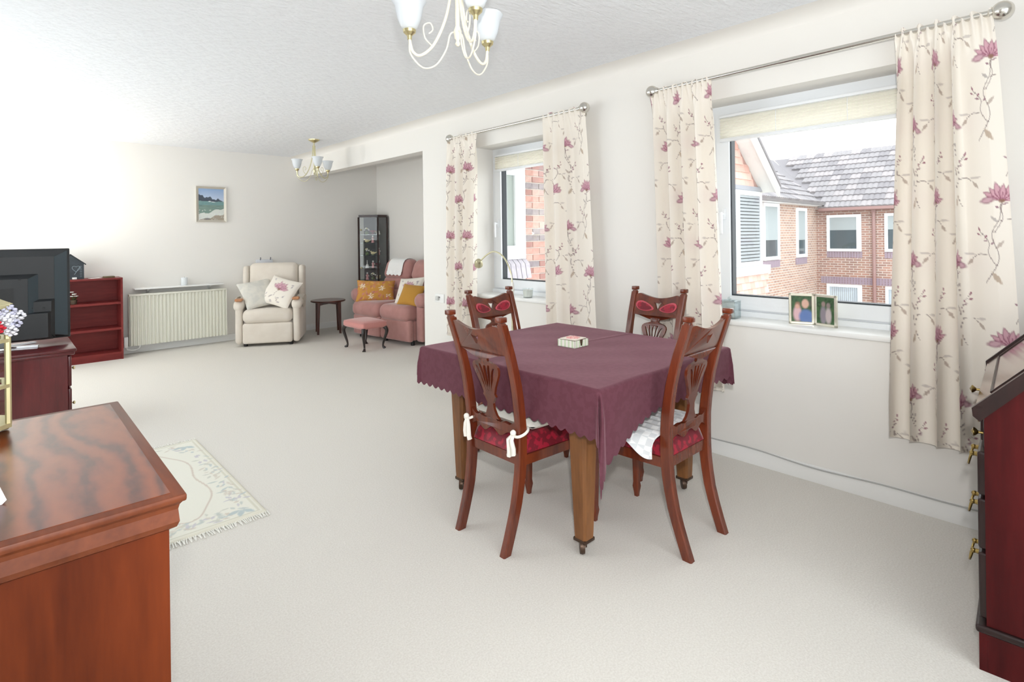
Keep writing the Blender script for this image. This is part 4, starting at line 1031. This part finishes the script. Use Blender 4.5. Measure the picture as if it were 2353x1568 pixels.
def orn(kind, x, y, z, shelf):
    nm = {'bell':'china_bell','figure':'figurine','posy':'flower_ornament','bird':'bird_ornament','vase':'crystal_vase','dish':'ornament_dish'}[kind]
    lab = {'bell':'white china bell','figure':'small pink and white figurine','posy':'cluster of china flowers','bird':'small cream bird ornament','vase':'crystal bud vase','dish':'dark red glass dish'}[kind]
    o = thing(nm, lab+' on the '+shelf+' of the display cabinet', 'ornament', (cx0+x, cy0+y, z), rng.uniform(0, 3), 'ornaments in the display cabinet')
    if kind == 'bell':
        MB().lathe([(.03,0),(.028,.01),(.018,.05),(.006,.062)], 14).build('bell_body', CHN, o); MB().lathe([(.004,.06),(.007,.075),(.004,.1),(.007,.112),(0,.118)], 10).build('handle', CHN, o)
    elif kind == 'figure':
        MB().lathe([(.024,0),(.022,.01),(.014,.05),(.017,.07),(.008,.085),(0,.087)], 12).build('dress', PKC, o); MB().ball((0,0,.098), .013, 10, 8).build('head', CHN, o)
        MB().tube([(-.016,0,.072),(-.024,-.01,.055),(-.012,-.018,.045)], .004, 6).build('arm', CHN, o); MB().tube([(.016,0,.072),(.024,-.01,.055),(.012,-.018,.045)], .004, 6).build('arm', CHN, o)
    elif kind == 'posy':
        MB().lathe([(.022,0),(.03,.02),(.018,.045),(.02,.05)], 12).build('pot', GRN, o)
        for k in range(9):
            a = k*2.4; r = .012+.028*(k/9); MB().ball((r*math.cos(a), r*math.sin(a), .062+.035*(1-k/9)), .014, 8, 6, (1,1,.7)).build('bloom', (CHN, YLW, GRN, CHN)[k % 4], o)
    elif kind == 'bird':
        MB().ball((0,0,.03), .022, 10, 8, (1.5,.9,1)).build('body', YLW, o); MB().ball((.028,0,.052), .012, 8, 6).build('head', YLW, o)
        MB().lathe([(.006,0),(0,.014)], 6, (0,0,0), Matrix.Translation((.038,0,.052)) @ Matrix.Rotation(PI/2, 4, 'Y')).build('beak', BRASS, o); MB().tube([(-.025,0,.03),(-.06,0,.045)], [.012,.004], 6).build('tail', YLW, o); MB().lathe([(.018,0),(.016,.008)], 8).build('stand', GRN, o)
    elif kind == 'vase':
        MB().lathe([(.02,0),(.022,.006),(.008,.02),(.012,.05),(.02,.1),(.017,.1),(.009,.05),(0,.03)], 14).build('glass', GLO, o); MB().tube([(0,0,.03),(.004,.002,.12)], .002, 5).build('stem', GRN, o)
        MB().ball((.004,.002,.125), .013, 8, 6).build('bud', PKC, o)
    else:
        MB().lathe([(.02,0),(.022,.005),(.006,.015),(.006,.025),(.045,.05),(.05,.062),(.046,.06),(.036,.048),(0,.03)], 16).build('dish', RED, o); MB().ball((0,0,.058), .018, 8, 6, (1,1,.6)).build('filling', RED, o)
names = ['lowest visible shelf', 'second shelf from the bottom', 'third shelf from the bottom', 'middle shelf', 'second shelf from the top', 'top shelf']
lay = [('bell','figure'), ('figure','posy','bird','bell'), ('bell','figure','vase','dish'), ('posy','bird','figure'), ('bird','figure','vase'), ('posy','dish','bell','bird')]
slots = [(-.10,-.02),(-.03,-.07),(.05,-.10),(.10,.02)]
for z, ks, nm_ in zip(SHZ, lay, names):
    for k, (sx, sy) in zip(ks, slots[:len(ks)] if len(ks) > 2 else slots[1:3]): orn(k, sx, sy, z+.0005, nm_)
# ------------------------------------------------------------------ radiator wall
RADM = M('radiator_cream', (232,231,218), .4)
t = thing('radiator', 'long cream ribbed panel radiator on the back wall', 'radiator', (1.58, 7.548, 0))
n = 27; W = 1.02
m = MB()
pts = []
for k in range(n):
    x0 = -W/2+W*k/n; d = W/n
    pts += [(x0, .0), (x0+d*.42, .0), (x0+d*.58, .014), (x0+d*.86, .014)]
pts.append((W/2, 0))
loop = pts+[(W/2, .05), (-W/2, .05)]
MB().prism(loop, .095, .675, 'z').build('ribbed_panel', RADM, t, 0)
MB().rbox(-W/2-.006, W/2+.006, -.008, .062, .668, .692, .006).build('top_grille', RADM, t)
for s in (-1, 1): MB().box(s*W/2-.006, s*W/2+.006, .0, .06, .1, .67).build('side_panel', RADM, t, 0)
for x in (-.35, .35): MB().box(x-.02, x+.02, .05, .126, .3, .5).build('wall_bracket', RADM, t, 0)
MB().rbox(-W/2-.055, -W/2-.015, .0, .045, .085, .205, .006).build('control_box', GLOSSW, t)
MB().tube(smooth_path([(-W/2-.03, .02, .09), (-W/2-.02, .02, .06), (-W/2+.04, .02, .045), (-W/2+.09, .02, .06), (-W/2+.1, .02, .1)], 4), .007, 8).build('cable_loop', GLOSSW, t)
t = thing('radiator_shelf', 'narrow white shelf on the wall above the radiator', 'shelf', (1.59, YB, .74))
MB().rbox(-.47, .47, -.15, 0, .0, .016, .006).build('board', GLOSSW, t)
for x in (-.33, .33): MB().prism([(0,0),(-.11,0),(0,-.06)], x-.012, x+.012, 'x').build('bracket', GLOSSW, t, 0)
t = thing('pillar_candle', 'white pillar candle standing on the shelf over the radiator', 'candle', (1.635, 7.60, .756))
MB().lathe([(.034,0),(.036,.004),(.036,.09),(.03,.096),(.012,.09),(0,.09)], 20).build('wax', M('white_wax', (242,246,248), .5, trans=.15), t); MB().tube([(0,0,.088),(.002,0,.104)], .0015, 5).build('wick', BLK, t)
# picture
t = thing('framed_picture', 'small framed seascape painting in a silver frame on the back wall', 'picture', (1.9615, YB, 1.535))
FRM = M('silver_frame', (206,200,188), .35, .55)
w, hh = .345, .45; b_ = .027
def moulding(p, q, r, s_):
    """one mitred frame side: outer p-q, inner r-s"""
    v = [(p[0],0,p[1]),(q[0],0,q[1]),(p[0],-.022,p[1]),(q[0],-.022,q[1]),(r[0],-.012,r[1]),(s_[0],-.012,s_[1]),(r[0],0,r[1]),(s_[0],0,s_[1])]
    return MB().add(v, [(0,1,3,2),(2,3,5,4),(4,5,7,6),(0,2,4,6),(1,7,5,3),(0,6,7,1)])
o_ = [(-w/2,0),(w/2,0),(w/2,hh),(-w/2,hh)]; i_ = [(-w/2+b_,b_),(w/2-b_,b_),(w/2-b_,hh-b_),(-w/2+b_,hh-b_)]
for k in range(4): moulding(o_[k], o_[(k+1) % 4], i_[k], i_[(k+1) % 4]).build('frame_side', FRM, t, 0)
def seascape():
    c = Canvas(.30, .40, .003, (150,175,205), wrap=False)
    Y = c.Y; X = c.X
    sky = np.clip((Y-.26)/.14, 0, 1)[..., None]; c.a = np.array(lin((186,200,222)))*(1-sky)+np.array(lin((140,168,206)))*sky
    hl = .315-.07*(X/.30)+.012*np.sin(X*60)+.006*np.sin(X*140+1)
    c.put((Y < hl)*1., (72,82,96)); c.put((Y < .245-.01*np.sin(X*9))*1., (116,152,152)); c.put((Y < .19)*1., (124,142,128), .7)
    for k in range(30): c.ell(rng.uniform(0,.3), rng.uniform(.12,.24), .03, .005, rng.uniform(-.15,.15), random.choice(((100,130,130),(140,165,160),(90,118,124))), .6, .5)
    c.ell(.13,.238,.02,.006,0,(236,240,240),.95); c.ell(.17,.230,.03,.005,-.1,(230,236,236),.9)
    s = .07+.09*(X/.30)**1.2+.012*np.sin(X*40); c.put((Y < s)*1., (214,218,212)); c.put(((Y < s-.075)*1.), (150,132,110), .8)
    for k in range(40): c.ell(rng.uniform(0,.3), rng.uniform(.0,.13), .014, .007, rng.uniform(0,3), random.choice(((226,228,228),(198,202,200),(206,204,214))), .6, .6)
    c.ell(.1,.015,.05,.015,0,(92,84,84),.8,.5); return c
U, V = np.meshgrid(np.linspace(0,1,72), np.linspace(0,1,92)); cv = seascape()
P = np.stack([(U-.5)*(w-2*b_+.004), np.full_like(U, -.011), b_-.002+(hh-2*b_+.004)*V], -1)
obj('canvas', grid_mesh('canvas', P, M('oil_paint', rough=.45, attr=True), rgb=cv.sample(U*.2999, V*.3999)), t)
# ------------------------------------------------------------------ bookcase and its things
BKC = wood('bookcase_mahogany', (100,34,34), (140,56,52), 'x', 5, .42, .05, spec=.2)
t = thing('bookcase', 'low red mahogany bookcase with three open shelves against the back wall', 'bookcase', (.585, 7.36, 0))
x0, x1, D, HB = -.40, .40, .30, .89
MB().box(x1-.018, x1, 0, D, 0, HB).build('side', BKC, t, 0); MB().box(x0, x0+.018, 0, D, 0, HB).build('side', BKC, t, 0)
MB().box(x0, x1, -.004, D, HB-.006, HB+.012).build('top', BKC, t, 0)
MB().box(x0+.018, x1-.018, D-.012, D, .06, HB).build('back', BKC, t, 0)
for z in (.636, .352, .082): MB().box(x0+.018, x1-.018, .004, D-.012, z-.024, z).build('shelf', BKC, t, 0)
MB().box(x0+.018, x1-.018, .012, .03, 0, .058).build('plinth', BKC, t, 0)
HZ = .902
t = thing('slate_house', 'black house-shaped slate ornament with chalk line drawings on the bookcase', 'ornament', (.545, 7.5, HZ))
SLT = M('slate_black', (44,52,58), .5, mix=((58,66,72), 20, .35, .65)); CHK = M('chalk_line', (150,165,172), .9)
MB().prism([(-.118,0),(.112,0),(.112,.165),(.0,.262),(-.118,.165)], -.03, .03, 'y').build('body', SLT, t, 0)
m = MB()
for s in (-1, 1): m.prism([(0,.255),(s*.13,.150),(s*.13,.162),(0,.272)], -.036, .036, 'y')
m.build('roof', M('slate_roof', (30,36,40), .5), t, 0)
m = MB(); hp = [(.045+.034*(math.sin(a)**3), -.0315, .115+.03*(math.cos(a)-.35*math.cos(2*a)-.15*math.cos(3*a))) for a in np.linspace(0, 2*PI, 25)[:-1]]
m.tube(hp, .002, 5, closed=True); m.tube([(.03,-.0315,.05),(.05,-.0315,.085),(.075,-.0315,.13)], .002, 5)
for k in range(5): m.tube([(.085+.006*math.cos(a), -.0315, .03+.026*k+.008*math.sin(a)) for a in np.linspace(0, 2*PI, 9)[:-1]], .0012, 4, closed=True)
m.build('chalk_drawing', CHK, t)
MB().rbox(.01, .05, -.05, -.032, 0, .02, .003).build('name_card', GLOSSW, t)
o = MB().rbox(-.05, .05, -.05, .05, 0, .016, .002).build('notebook', M('olive_cover', (96,84,56), .6), None, 35, (.875, 7.48, HZ)); tag(o, 'thin brown notebook lying on top of the bookcase', 'book')
o = MB().rbox(-.05, .05, -.04, .04, 0, .004, .001).build('note_card', GLOSSW, None, 35, (.75, 7.47, HZ), .2); tag(o, 'white card lying flat on top of the bookcase', 'card')
t = thing('potted_flower', 'small white-flowered plant on the upper shelf of the bookcase', 'plant', (.565, 7.46, .637))
MB().lathe([(.025,0),(.032,.04),(.034,.045),(.028,.045),(0,.04)], 14).build('pot', M('pot_brown', (90,76,60), .7), t)
LEAF = M('leaf_green', (70,92,48), .6); PET = M('petal_white', (246,246,240), .6)
for k in range(7):
    a = k*.9; m = MB(); m.grid(3, 6, lambda u, v: ((.01+.05*v)*math.cos(a)+(u-.5)*.014*math.sin(PI*v+.1)*math.sin(a), (.01+.05*v)*math.sin(a)-(u-.5)*.014*math.sin(PI*v+.1)*math.cos(a), .042+.03*math.sin(v*2.2))); m.build('leaf', LEAF, t, 60)
for k in range(5):
    a = 1.2*k; p = (.02*math.cos(a), .02*math.sin(a), .085+.022*(k % 3)); MB().tube([(0,0,.04), p], .0015, 5).build('stem', LEAF, t)
    m = MB(); 
    for j in range(5): m.ball((p[0]+.012*math.cos(j*1.257), p[1]+.012*math.sin(j*1.257), p[2]), .009, 6, 5, (1,1,.6))
    m.build('flower', PET, t, 60)
# ------------------------------------------------------------------ television cabinet and television
TVW = wood('tv_mahogany', (70,18,22), (100,34,36), 'z', 10, .3, .35)
t = thing('tv_cabinet', 'dark red mahogany television cabinet with drawers', 'cabinet', (0, 4.6, 0))
MB().rbox(-.55, .362, 0, .62, .578, .60, .008, 2).build('cabinet_top', TVW, t)
m = MB(); m.rbox(-.54, .352, .008, .61, .556, .58, .008, 2); m.build('top_moulding', TVW, t)
MB().box(-.52, .315, .025, .59, .07, .558).build('body', TVW, t, 0)
MB().box(-.52, .31, .03, .58, 0, .07).build('plinth', TVW, t, 0)
for z0, z1 in ((.345, .545), (.085, .33)):
    d = MB().rbox(.315, .337, .04, .575, z0, z1, .006, 2).build('drawer', TVW, t)
    for y in (.16, .45): MB().lathe([(.004,0),(.005,.012),(.012,.018),(.008,.026),(0,.027)], 10, (0,0,0), Matrix.Translation((.337, y, (z0+z1)/2)) @ Matrix.Rotation(PI/2, 4, 'Y')).build('knob', BRASS, d)
TVB = M('tv_black', (26,28,31), .45, bump=(500,.05,.001)); TVD = M('tv_recess', (16,17,19), .5); TVS = M('tv_side', (48,60,68), .38)
t = thing('television', 'black flat-screen television seen from behind on the mahogany cabinet', 'television', (0, 4.95, .60))
def frust(x0, x1, z0, z1, y0, dx, dzt, dzb, y1, mat=None):
    """box from back plane y0 to proud plane y1 (towards -y), inset by dx, dz"""
    v = [(x0,y0,z0),(x1,y0,z0),(x1,y0,z1),(x0,y0,z1),(x0+dx,y1,z0+dzb),(x1-dx,y1,z0+dzb),(x1-dx,y1,z1-dzt),(x0+dx,y1,z1-dzt)]
    return MB().add(v, [(0,1,2,3),(7,6,5,4),(0,4,5,1),(1,5,6,2),(2,6,7,3),(3,7,4,0)])
MB().rbox(-.76, .355, -.012, .02, .035, .658, .006).build('bezel', TVB, t)
MB().box(-.745, .34, .018, .022, .05, .645).build('screen', M('screen_glass', (12,12,14), .08), t, 0)
frust(-.745, .343, .045, .65, -.01, .075, .045, .02, -.05).build('back_cover', TVB, t, 0)
MB().add([(.343,-.0105,.05),(.343,-.0105,.645),(.269,-.0502,.604),(.269,-.0502,.067)], [(0,1,2,3)]).build('side_bevel', TVS, t, 0)
MB().add([(.186,-.0485,.085),(.186,-.0485,.487),(.131,-.0955,.458),(.131,-.0955,.082)], [(0,1,2,3)]).build('side_bevel', TVS, t, 0)
frust(-.54, .185, .06, .49, -.048, .055, .03, .02, -.095).build('electronics_housing', TVB, t, 0)
frust(-.54, .27, .05, .315, -.048, .02, .015, .02, -.072).build('lower_housing', TVB, t, 0)
m = frust(.02, .26, .038, .235, -.05, .03, .012, .02, -.105); m.build('speaker_hump', TVB, t, 40)
for a, b in ((-.36, -.09), (-.07, .0)): MB().prism([(a,.615),(a+.03,.525),(b-.03,.525),(b,.615)], -.056, -.046, 'y').build('embossed_panel', TVB, t, 0)
MB().box(-.11, .06, -.099, -.094, .19, .40).build('socket_recess', TVD, t, 0)
MB().box(-.05, -.025, -.101, -.098, .365, .39).build('sticker', GLOSSW, t, 0)
for k in range(4): MB().box(-.04+.016*k, -.03+.016*k, -.102, -.098, .245+.014*(k % 2), .252+.014*(k % 2)).build('port', M('port_grey', (120,124,128), .4), t, 0)
for x, z in ((-.30,.42),(-.17,.42),(-.17,.46),(.09,.455),(.15,.26),(.21,.255),(.16,.095)): MB().lathe([(.007,0),(.006,.004)], 8, (0,0,0), Matrix.Translation((x, -.098 if z > .3 and x < .13 else -.075, z)) @ Matrix.Rotation(PI/2, 4, 'X')).build('screw', TVD, t)
MB().sweep_rect([(-.03,-.02,.012),(-.03,-.02,.03),(-.03,-.02,.075)], [.055,.05,.038], [.02,.02,.018]).build('stand_neck', M('stand_grey', (120,124,126), .35, .5), t, 20)
CHRS = M('chrome_bar', (220,222,224), .12, 1)
for p, q in (((-.05,-.02,.008),(.17,.10,.008)),((-.05,-.02,.008),(.18,-.11,.008)),((-.05,-.02,.008),(-.28,.10,.008)),((-.05,-.02,.008),(-.28,-.11,.008))):
    MB().tube([p, q], .011, 4, flat=(1.3,.8)).build('stand_foot', CHRS, t, 0)
MB().rbox(-.10, .02, -.14, -.115, .0, .018, .003).build('stand_bar', CHRS, t)
m = MB(); m.tube(smooth_path([(-.02,-.11,.205),(-.10,-.16,.19),(-.25,-.2,.17),(-.4,-.18,.18)], 6), .005, 6); m.tube(smooth_path([(-.02,-.11,.21),(-.10,-.165,.20),(-.25,-.21,.185),(-.4,-.2,.2)], 6), .004, 6); m.rbox(-.06, .0, -.115, -.10, .203, .216, .004)
m.build('white_cable', GLOSSW, t)
# ------------------------------------------------------------------ walnut chest in the foreground
WNT = wood('walnut_veneer', (70,25,9), (120,53,22), 'z', 5.5, .45, .0, .6, spec=.15); FIG = flame('figured_walnut', ((84,36,16), (124,58,26), (146,74,34))); EDG = wood('walnut_edge', (84,38,19), (128,66,36), 'y', 8, .35, .1, spec=.3)
t = thing('walnut_chest', 'polished figured walnut chest in the left foreground', 'chest', (0, 1.108, 0))
xa, xb_, L_ = -.34, .239, .781
MB().rbox(xa, xb_, 0, L_, .836, .8495, .004, 2).build('top_edge', EDG, t)
MB().box(xa+.022, xb_-.022, .022, L_-.022, .846, .8502).build('figured_top', FIG, t, 0)
prof = [(.004,.838),(.010,.830),(.012,.822),(.010,.800),(.014,.790),(.024,.784)]
m = MB()
for (o0, z0), (o1, z1) in zip(prof[:-1], prof[1:]):
    def rect(o, z): return [(xa+o, o, z), (xb_-o, o, z), (xb_-o, L_-o, z), (xa+o, L_-o, z)]
    m.add(rect(o0, z0)+rect(o1, z1), [(0,1,5,4),(1,2,6,5),(2,3,7,6),(3,0,4,7)])
m.build('cornice_moulding', EDG, t, 50)
MB().box(xa+.026, xb_-.024, .024, L_-.024, .09, .79).build('carcase', WNT, t, 0)
MB().rbox(xa+.012, xb_-.012, .012, L_-.012, 0, .1, .008).build('plinth', WNT, t)
for k, (z0, z1) in enumerate(((.60,.77),(.36,.585),(.115,.345))):
    d = MB().rbox(xb_-.036, xb_-.0235, .05, L_-.05, z0, z1, .004, 2).build('drawer', WNT, t)
    for y in (.2, .58): MB().lathe([(.006,0),(.006,.01),(.014,.018),(0,.024)], 10, (0,0,0), Matrix.Translation((xb_-.0235, y, (z0+z1)/2)) @ Matrix.Rotation(PI/2, 4, 'Y')).build('knob', BRASS, d)
ZCH = .8505
t = thing('glass_lantern', 'gilt-framed glass lantern with silk flowers, on the walnut chest', 'lantern', (-.075, 1.76, ZCH))
GLT = M('antique_gilt', (204,194,150), .45, .7); q = .092
for k in range(8):
    a = PI/8+k*PI/4; x, y = q*math.cos(a), q*math.sin(a); r2 = .0075
    MB().tube([(x,y,.03),(x,y,.30)], .006, 6).build('post', GLT, t)
    if k % 2 == 0: MB().lathe([(.0,0),(.009,.002),(.012,.008),(.008,.016),(.012,.024)], 12, (x*.9,y*.9,0)).build('ball_foot', GLT, t)
    b2 = PI/8+(k+1)*PI/4
    v = [(x,y,.03),(q*math.cos(b2),q*math.sin(b2),.03),(q*math.cos(b2),q*math.sin(b2),.30),(x,y,.30)]
    MB().add(v, [(0,1,2,3)]).build('pane', CG, t, 0)
oc = [((q+.006)*math.cos(PI/8+k*PI/4), (q+.006)*math.sin(PI/8+k*PI/4)) for k in range(8)]; ic = [((q-.012)*math.cos(PI/8+k*PI/4), (q-.012)*math.sin(PI/8+k*PI/4)) for k in range(8)]
MB().prism(oc, .022, .032).build('base', GLT, t, 0)
for z in (.115, .22, .298): MB().prism(oc, z, z+.008, holes=[ic]).build('ring', GLT, t, 0)
MB().lathe([(q+.004,.305),(.06,.325),(.02,.34),(0,.342)], 8).build('cap', GLT, t, 0)
WSF = M('silk_white', (222,222,228), .9); LIL = M('silk_lilac', (196,196,216), .9); CRM2 = M('silk_red', (196,34,52), .8)
def bloom(p, r, mt, name='flower'):
    m = MB()
    for k in range(16):
        z = 1-2*(k+.5)/16; a = k*2.4; q_ = math.sqrt(1-z*z); f = .7+.3*rng.random()
        m.ball((p[0]+r*f*q_*math.cos(a), p[1]+r*f*q_*math.sin(a), p[2]+r*f*z), r*.38, 6, 5, (1, 1, .7))
    m.build(name, mt, t, 60)
for k in range(11): bloom((.05*math.cos(k*2.4)*(.4+.6*(k/11)), .05*math.sin(k*2.4)*(.4+.6*(k/11)), .06+.015*k), .022, (WSF, LIL)[k % 2])
for p, r, mt in (((.088,-.045,.292),.013,LIL), ((.104,-.035,.278),.012,WSF), ((.08,-.062,.268),.013,WSF), ((.066,-.078,.258),.014,CRM2), ((.06,-.07,.29),.014,LIL), ((.098,-.05,.262),.011,LIL), ((.09,-.062,.248),.012,WSF), ((.085,-.055,.278),.012,WSF)): bloom(p, r, mt)
o = MB().prism([(-.11,0),(.0,0),(.006,.006),(-.004,.036),(-.05,.044),(-.11,.04)], 0, .13, 'y').build('paper_box', M('white_card', (244,244,246), .6), None, 0, (-.002, 1.285, ZCH), .12); tag(o, 'white card packet at the edge of the walnut chest top', 'packet')
# ------------------------------------------------------------------ rug
def rug():
    W_, L2 = .78, 1.30
    c = Canvas(W_, L2, .0055, (232,230,218), wrap=False); X, Y = c.X, c.Y
    b = np.minimum(np.minimum(X, W_-X), np.minimum(Y, L2-Y))
    c.put((b < .02)*1., (226,222,206)); c.put(((b > .03) & (b < .038))*1., (212,208,190), .8)
    inner = []
    for k in range(90):
        a = 2*PI*k/90; cx, cy = math.cos(a), math.sin(a); s = (abs(cx)**4+abs(cy)**4)**-.25
        wv = 1-.05*math.cos(8*a)
        inner.append((W_/2+cx*s*(W_/2-.15)*wv, L2/2+cy*s*(L2/2-.16)*wv))
    c.line(inner+inner[:1], .006, (206,192,178), .9)
    for k in range(300):
        a = rng.uniform(0, 2*PI); cx, cy = math.cos(a), math.sin(a); s = (abs(cx)**6+abs(cy)**6)**(-1/6); r1 = rng.uniform(.74, .87)
        c.leaf(W_/2+cx*s*W_/2*r1*1.02, L2/2+cy*s*L2/2*(r1+.05), rng.uniform(.03,.065), rng.uniform(.012,.024), rng.uniform(0, 6.3), random.choice(((204,204,192),(194,200,194),(210,200,186),(200,196,200),(214,206,192),(190,198,196))), .85)
    for x, y in ((.09,.1),(W_-.09,.1),(.09,L2-.1),(W_-.09,L2-.1)):
        for k in range(3): c.leaf(x, y, .08, .035, k*.9+x*5, (184,196,196), .9)
    nu, nv = 142, 236
    U, V = np.meshgrid(np.linspace(0,1,nu), np.linspace(0,1,nv))
    bb = np.minimum(np.minimum(U*W_, (1-U)*W_), np.minimum(V*L2, (1-V)*L2))
    P = np.stack([(U-.5)*W_, (V-.5)*L2, .002+.008*np.clip(bb/.008, 0, 1)], -1)
    t = thing('rug', 'small cream fringed rug with a pastel floral border behind the walnut chest', 'rug', (.918-W_/2, 2.70+L2/2, 0))
    obj('pile', grid_mesh('pile', P, M('rug_wool', rough=1, attr=True, bump=(250,.3,.003)), rgb=c.sample(U*W_*.9999, V*L2*.9999)), t)
    for s in (-1, 1):
        m = MB()
        for k in range(90):
            x = -W_/2+W_*(k+.5)/90; a = rng.uniform(-.5, .5)
            m.tube([(x, s*L2/2, .006), (x+.012*a, s*(L2/2+.02), .005), (x+.02*a, s*(L2/2+.038+.008*rng.random()), .003)], .0028, 4)
        m.build('fringe', M('fringe_cotton', (238,236,228), 1), t, 0, kind='stuff')
rug()
# ------------------------------------------------------------------ writing bureau on the right
BUR = wood('bureau_mahogany', (50,10,12), (84,22,23), 'z', 7, .42, .0, spec=.15); BURD = wood('bureau_edge', (24,12,12), (44,22,20), 'z', 9, .35, .1); LIDM = wood('bureau_lid', (86,36,28), (128,66,50), 'x', 6, .12, 1.0)
X0, X1, YK = 2.12, 2.90, -.22
t = thing('writing_bureau', 'dark mahogany writing bureau with sloping lid and brass drop handles', 'bureau', (X0, 0, 0), math.radians(3.4))
Wd = X1-X0
side = [(YK,.13),(.219,.13),(.219,.745),(.0,1.0),(YK,1.0)]
for a in (0, Wd-.018): MB().prism(side, a, a+.018, 'x').build('side_panel', BUR, t, 0)
MB().box(.018, Wd-.018, YK, YK+.012, .13, 1.0).build('back_panel', BUR, t, 0)
MB().rbox(-.008, Wd+.008, YK, .012, 1.0, 1.02, .006).build('top', BURD, t)
m = MB(); m.prism([(.236,.752),(.24,.772),(.012,1.018),(-.004,1.006)], -.012, Wd+.012, 'x'); ld = m.build('lid', LIDM, t, 0)
for a, b in ((-.014, .006), (Wd-.006, Wd+.014)): m = MB(); m.prism([(.228,.738),(.244,.752),(.246,.775),(.016,1.022),(-.006,1.004)], a, b, 'x'); m.build('lid_edge', BURD, ld, 0)
sl_ = Vector((-.228,.246)).normalized(); nn = Vector((.246,.228)).normalized()
def onlid(u, v, h):  # u along x, v up slope
    p = Vector((.24,.772))+sl_*v+nn*h; return (u, p[0], p[1])
for u0, u1, v0, v1 in ((.07, Wd-.07, .05, .056), (.07, Wd-.07, .28, .286), (.07, .076, .05, .286), (Wd-.076, Wd-.07, .05, .286)):
    MB().add([onlid(u0,v0,.0),onlid(u1,v0,.0),onlid(u1,v1,.0),onlid(u0,v1,.0),onlid(u0,v0,.003),onlid(u1,v0,.003),onlid(u1,v1,.003),onlid(u0,v1,.003)], [(4,5,6,7),(0,1,5,4),(1,2,6,5),(2,3,7,6),(3,0,4,7)]).build('lid_inlay', BURD, ld, 0)
ABR = M('antique_brass', (150,128,78), .3, 1)
def knob(p, d, par, nm='knob'): MB().lathe([(.004,0),(.004,.012),(.012,.02),(.013,.024),(0,.03)], 12, (0,0,0), Matrix.Translation(p) @ Matrix.Rotation(-PI/2, 4, 'X')).build(nm, ABR, par)
knob((.29, .238, .765), 0, ld)
for zz, (z0, z1) in enumerate(((.655,.735),(.515,.645),(.355,.505),(.15,.345))):
    if zz == 0:
        for a, b in ((.02, .075), (Wd-.075, Wd-.02)): l_ = MB().rbox(a, b, .2, .222, z0, z1, .004).build('loper', BURD, t); knob(((a+b)/2, .222, .69), 0, l_)
        MB().rbox(.08, Wd-.08, .2, .232, z0, z1, .006).build('drawer', BURD, t); continue
    d = MB().rbox(.004, Wd-.004, .19, .236, z0, z1, .008, 3).build('drawer', BURD, t)
    zc = (.588, .438, .285)[zz-1]
    for x in (.13, Wd-.13):
        m = MB()
        for s in (-1, 1): m.tube([(x+s*.035, .236, zc+.02), (x+s*.035, .25, zc+.02)], [.008,.006], 8); m.ball((x+s*.035, .252, zc+.02), .008, 8, 6)
        m.tube(smooth_path([(x-.035,.253,zc+.02),(x-.034,.258,zc-.0),(x-.018,.262,zc-.018),(x,.263,zc-.024),(x+.018,.262,zc-.018),(x+.034,.258,zc),(x+.035,.253,zc+.02)], 4), [.0035]*25, 6)
        m.prism([(x-.05,zc+.02),(x-.02,zc+.038),(x,zc+.03),(x+.02,zc+.038),(x+.05,zc+.02),(x+.02,zc-.006),(x,zc+.004),(x-.02,zc-.006)], .2362, .2385, 'y')
        m.build('drop_handle', ABR, d, 40)
MB().rbox(-.012, Wd+.012, YK, .244, .112, .135, .008, 3).build('base_moulding', BURD, t)
m = MB(); br = [(YK,0),(YK+.07,0),(YK+.09,.04),(.11,.04),(.13,0),(.217,0),(.217,.112),(YK,.112)]
for a in (-.004, Wd-.014): m.prism(br, a, a+.018, 'x')
m.prism([(-.004,0),(.09,0),(.12,.04),(Wd-.12,.04),(Wd-.09,0),(Wd+.004,0),(Wd+.004,.112),(-.004,.112)], .2172, .236, 'y'); m.build('bracket_plinth', BUR, t, 0)
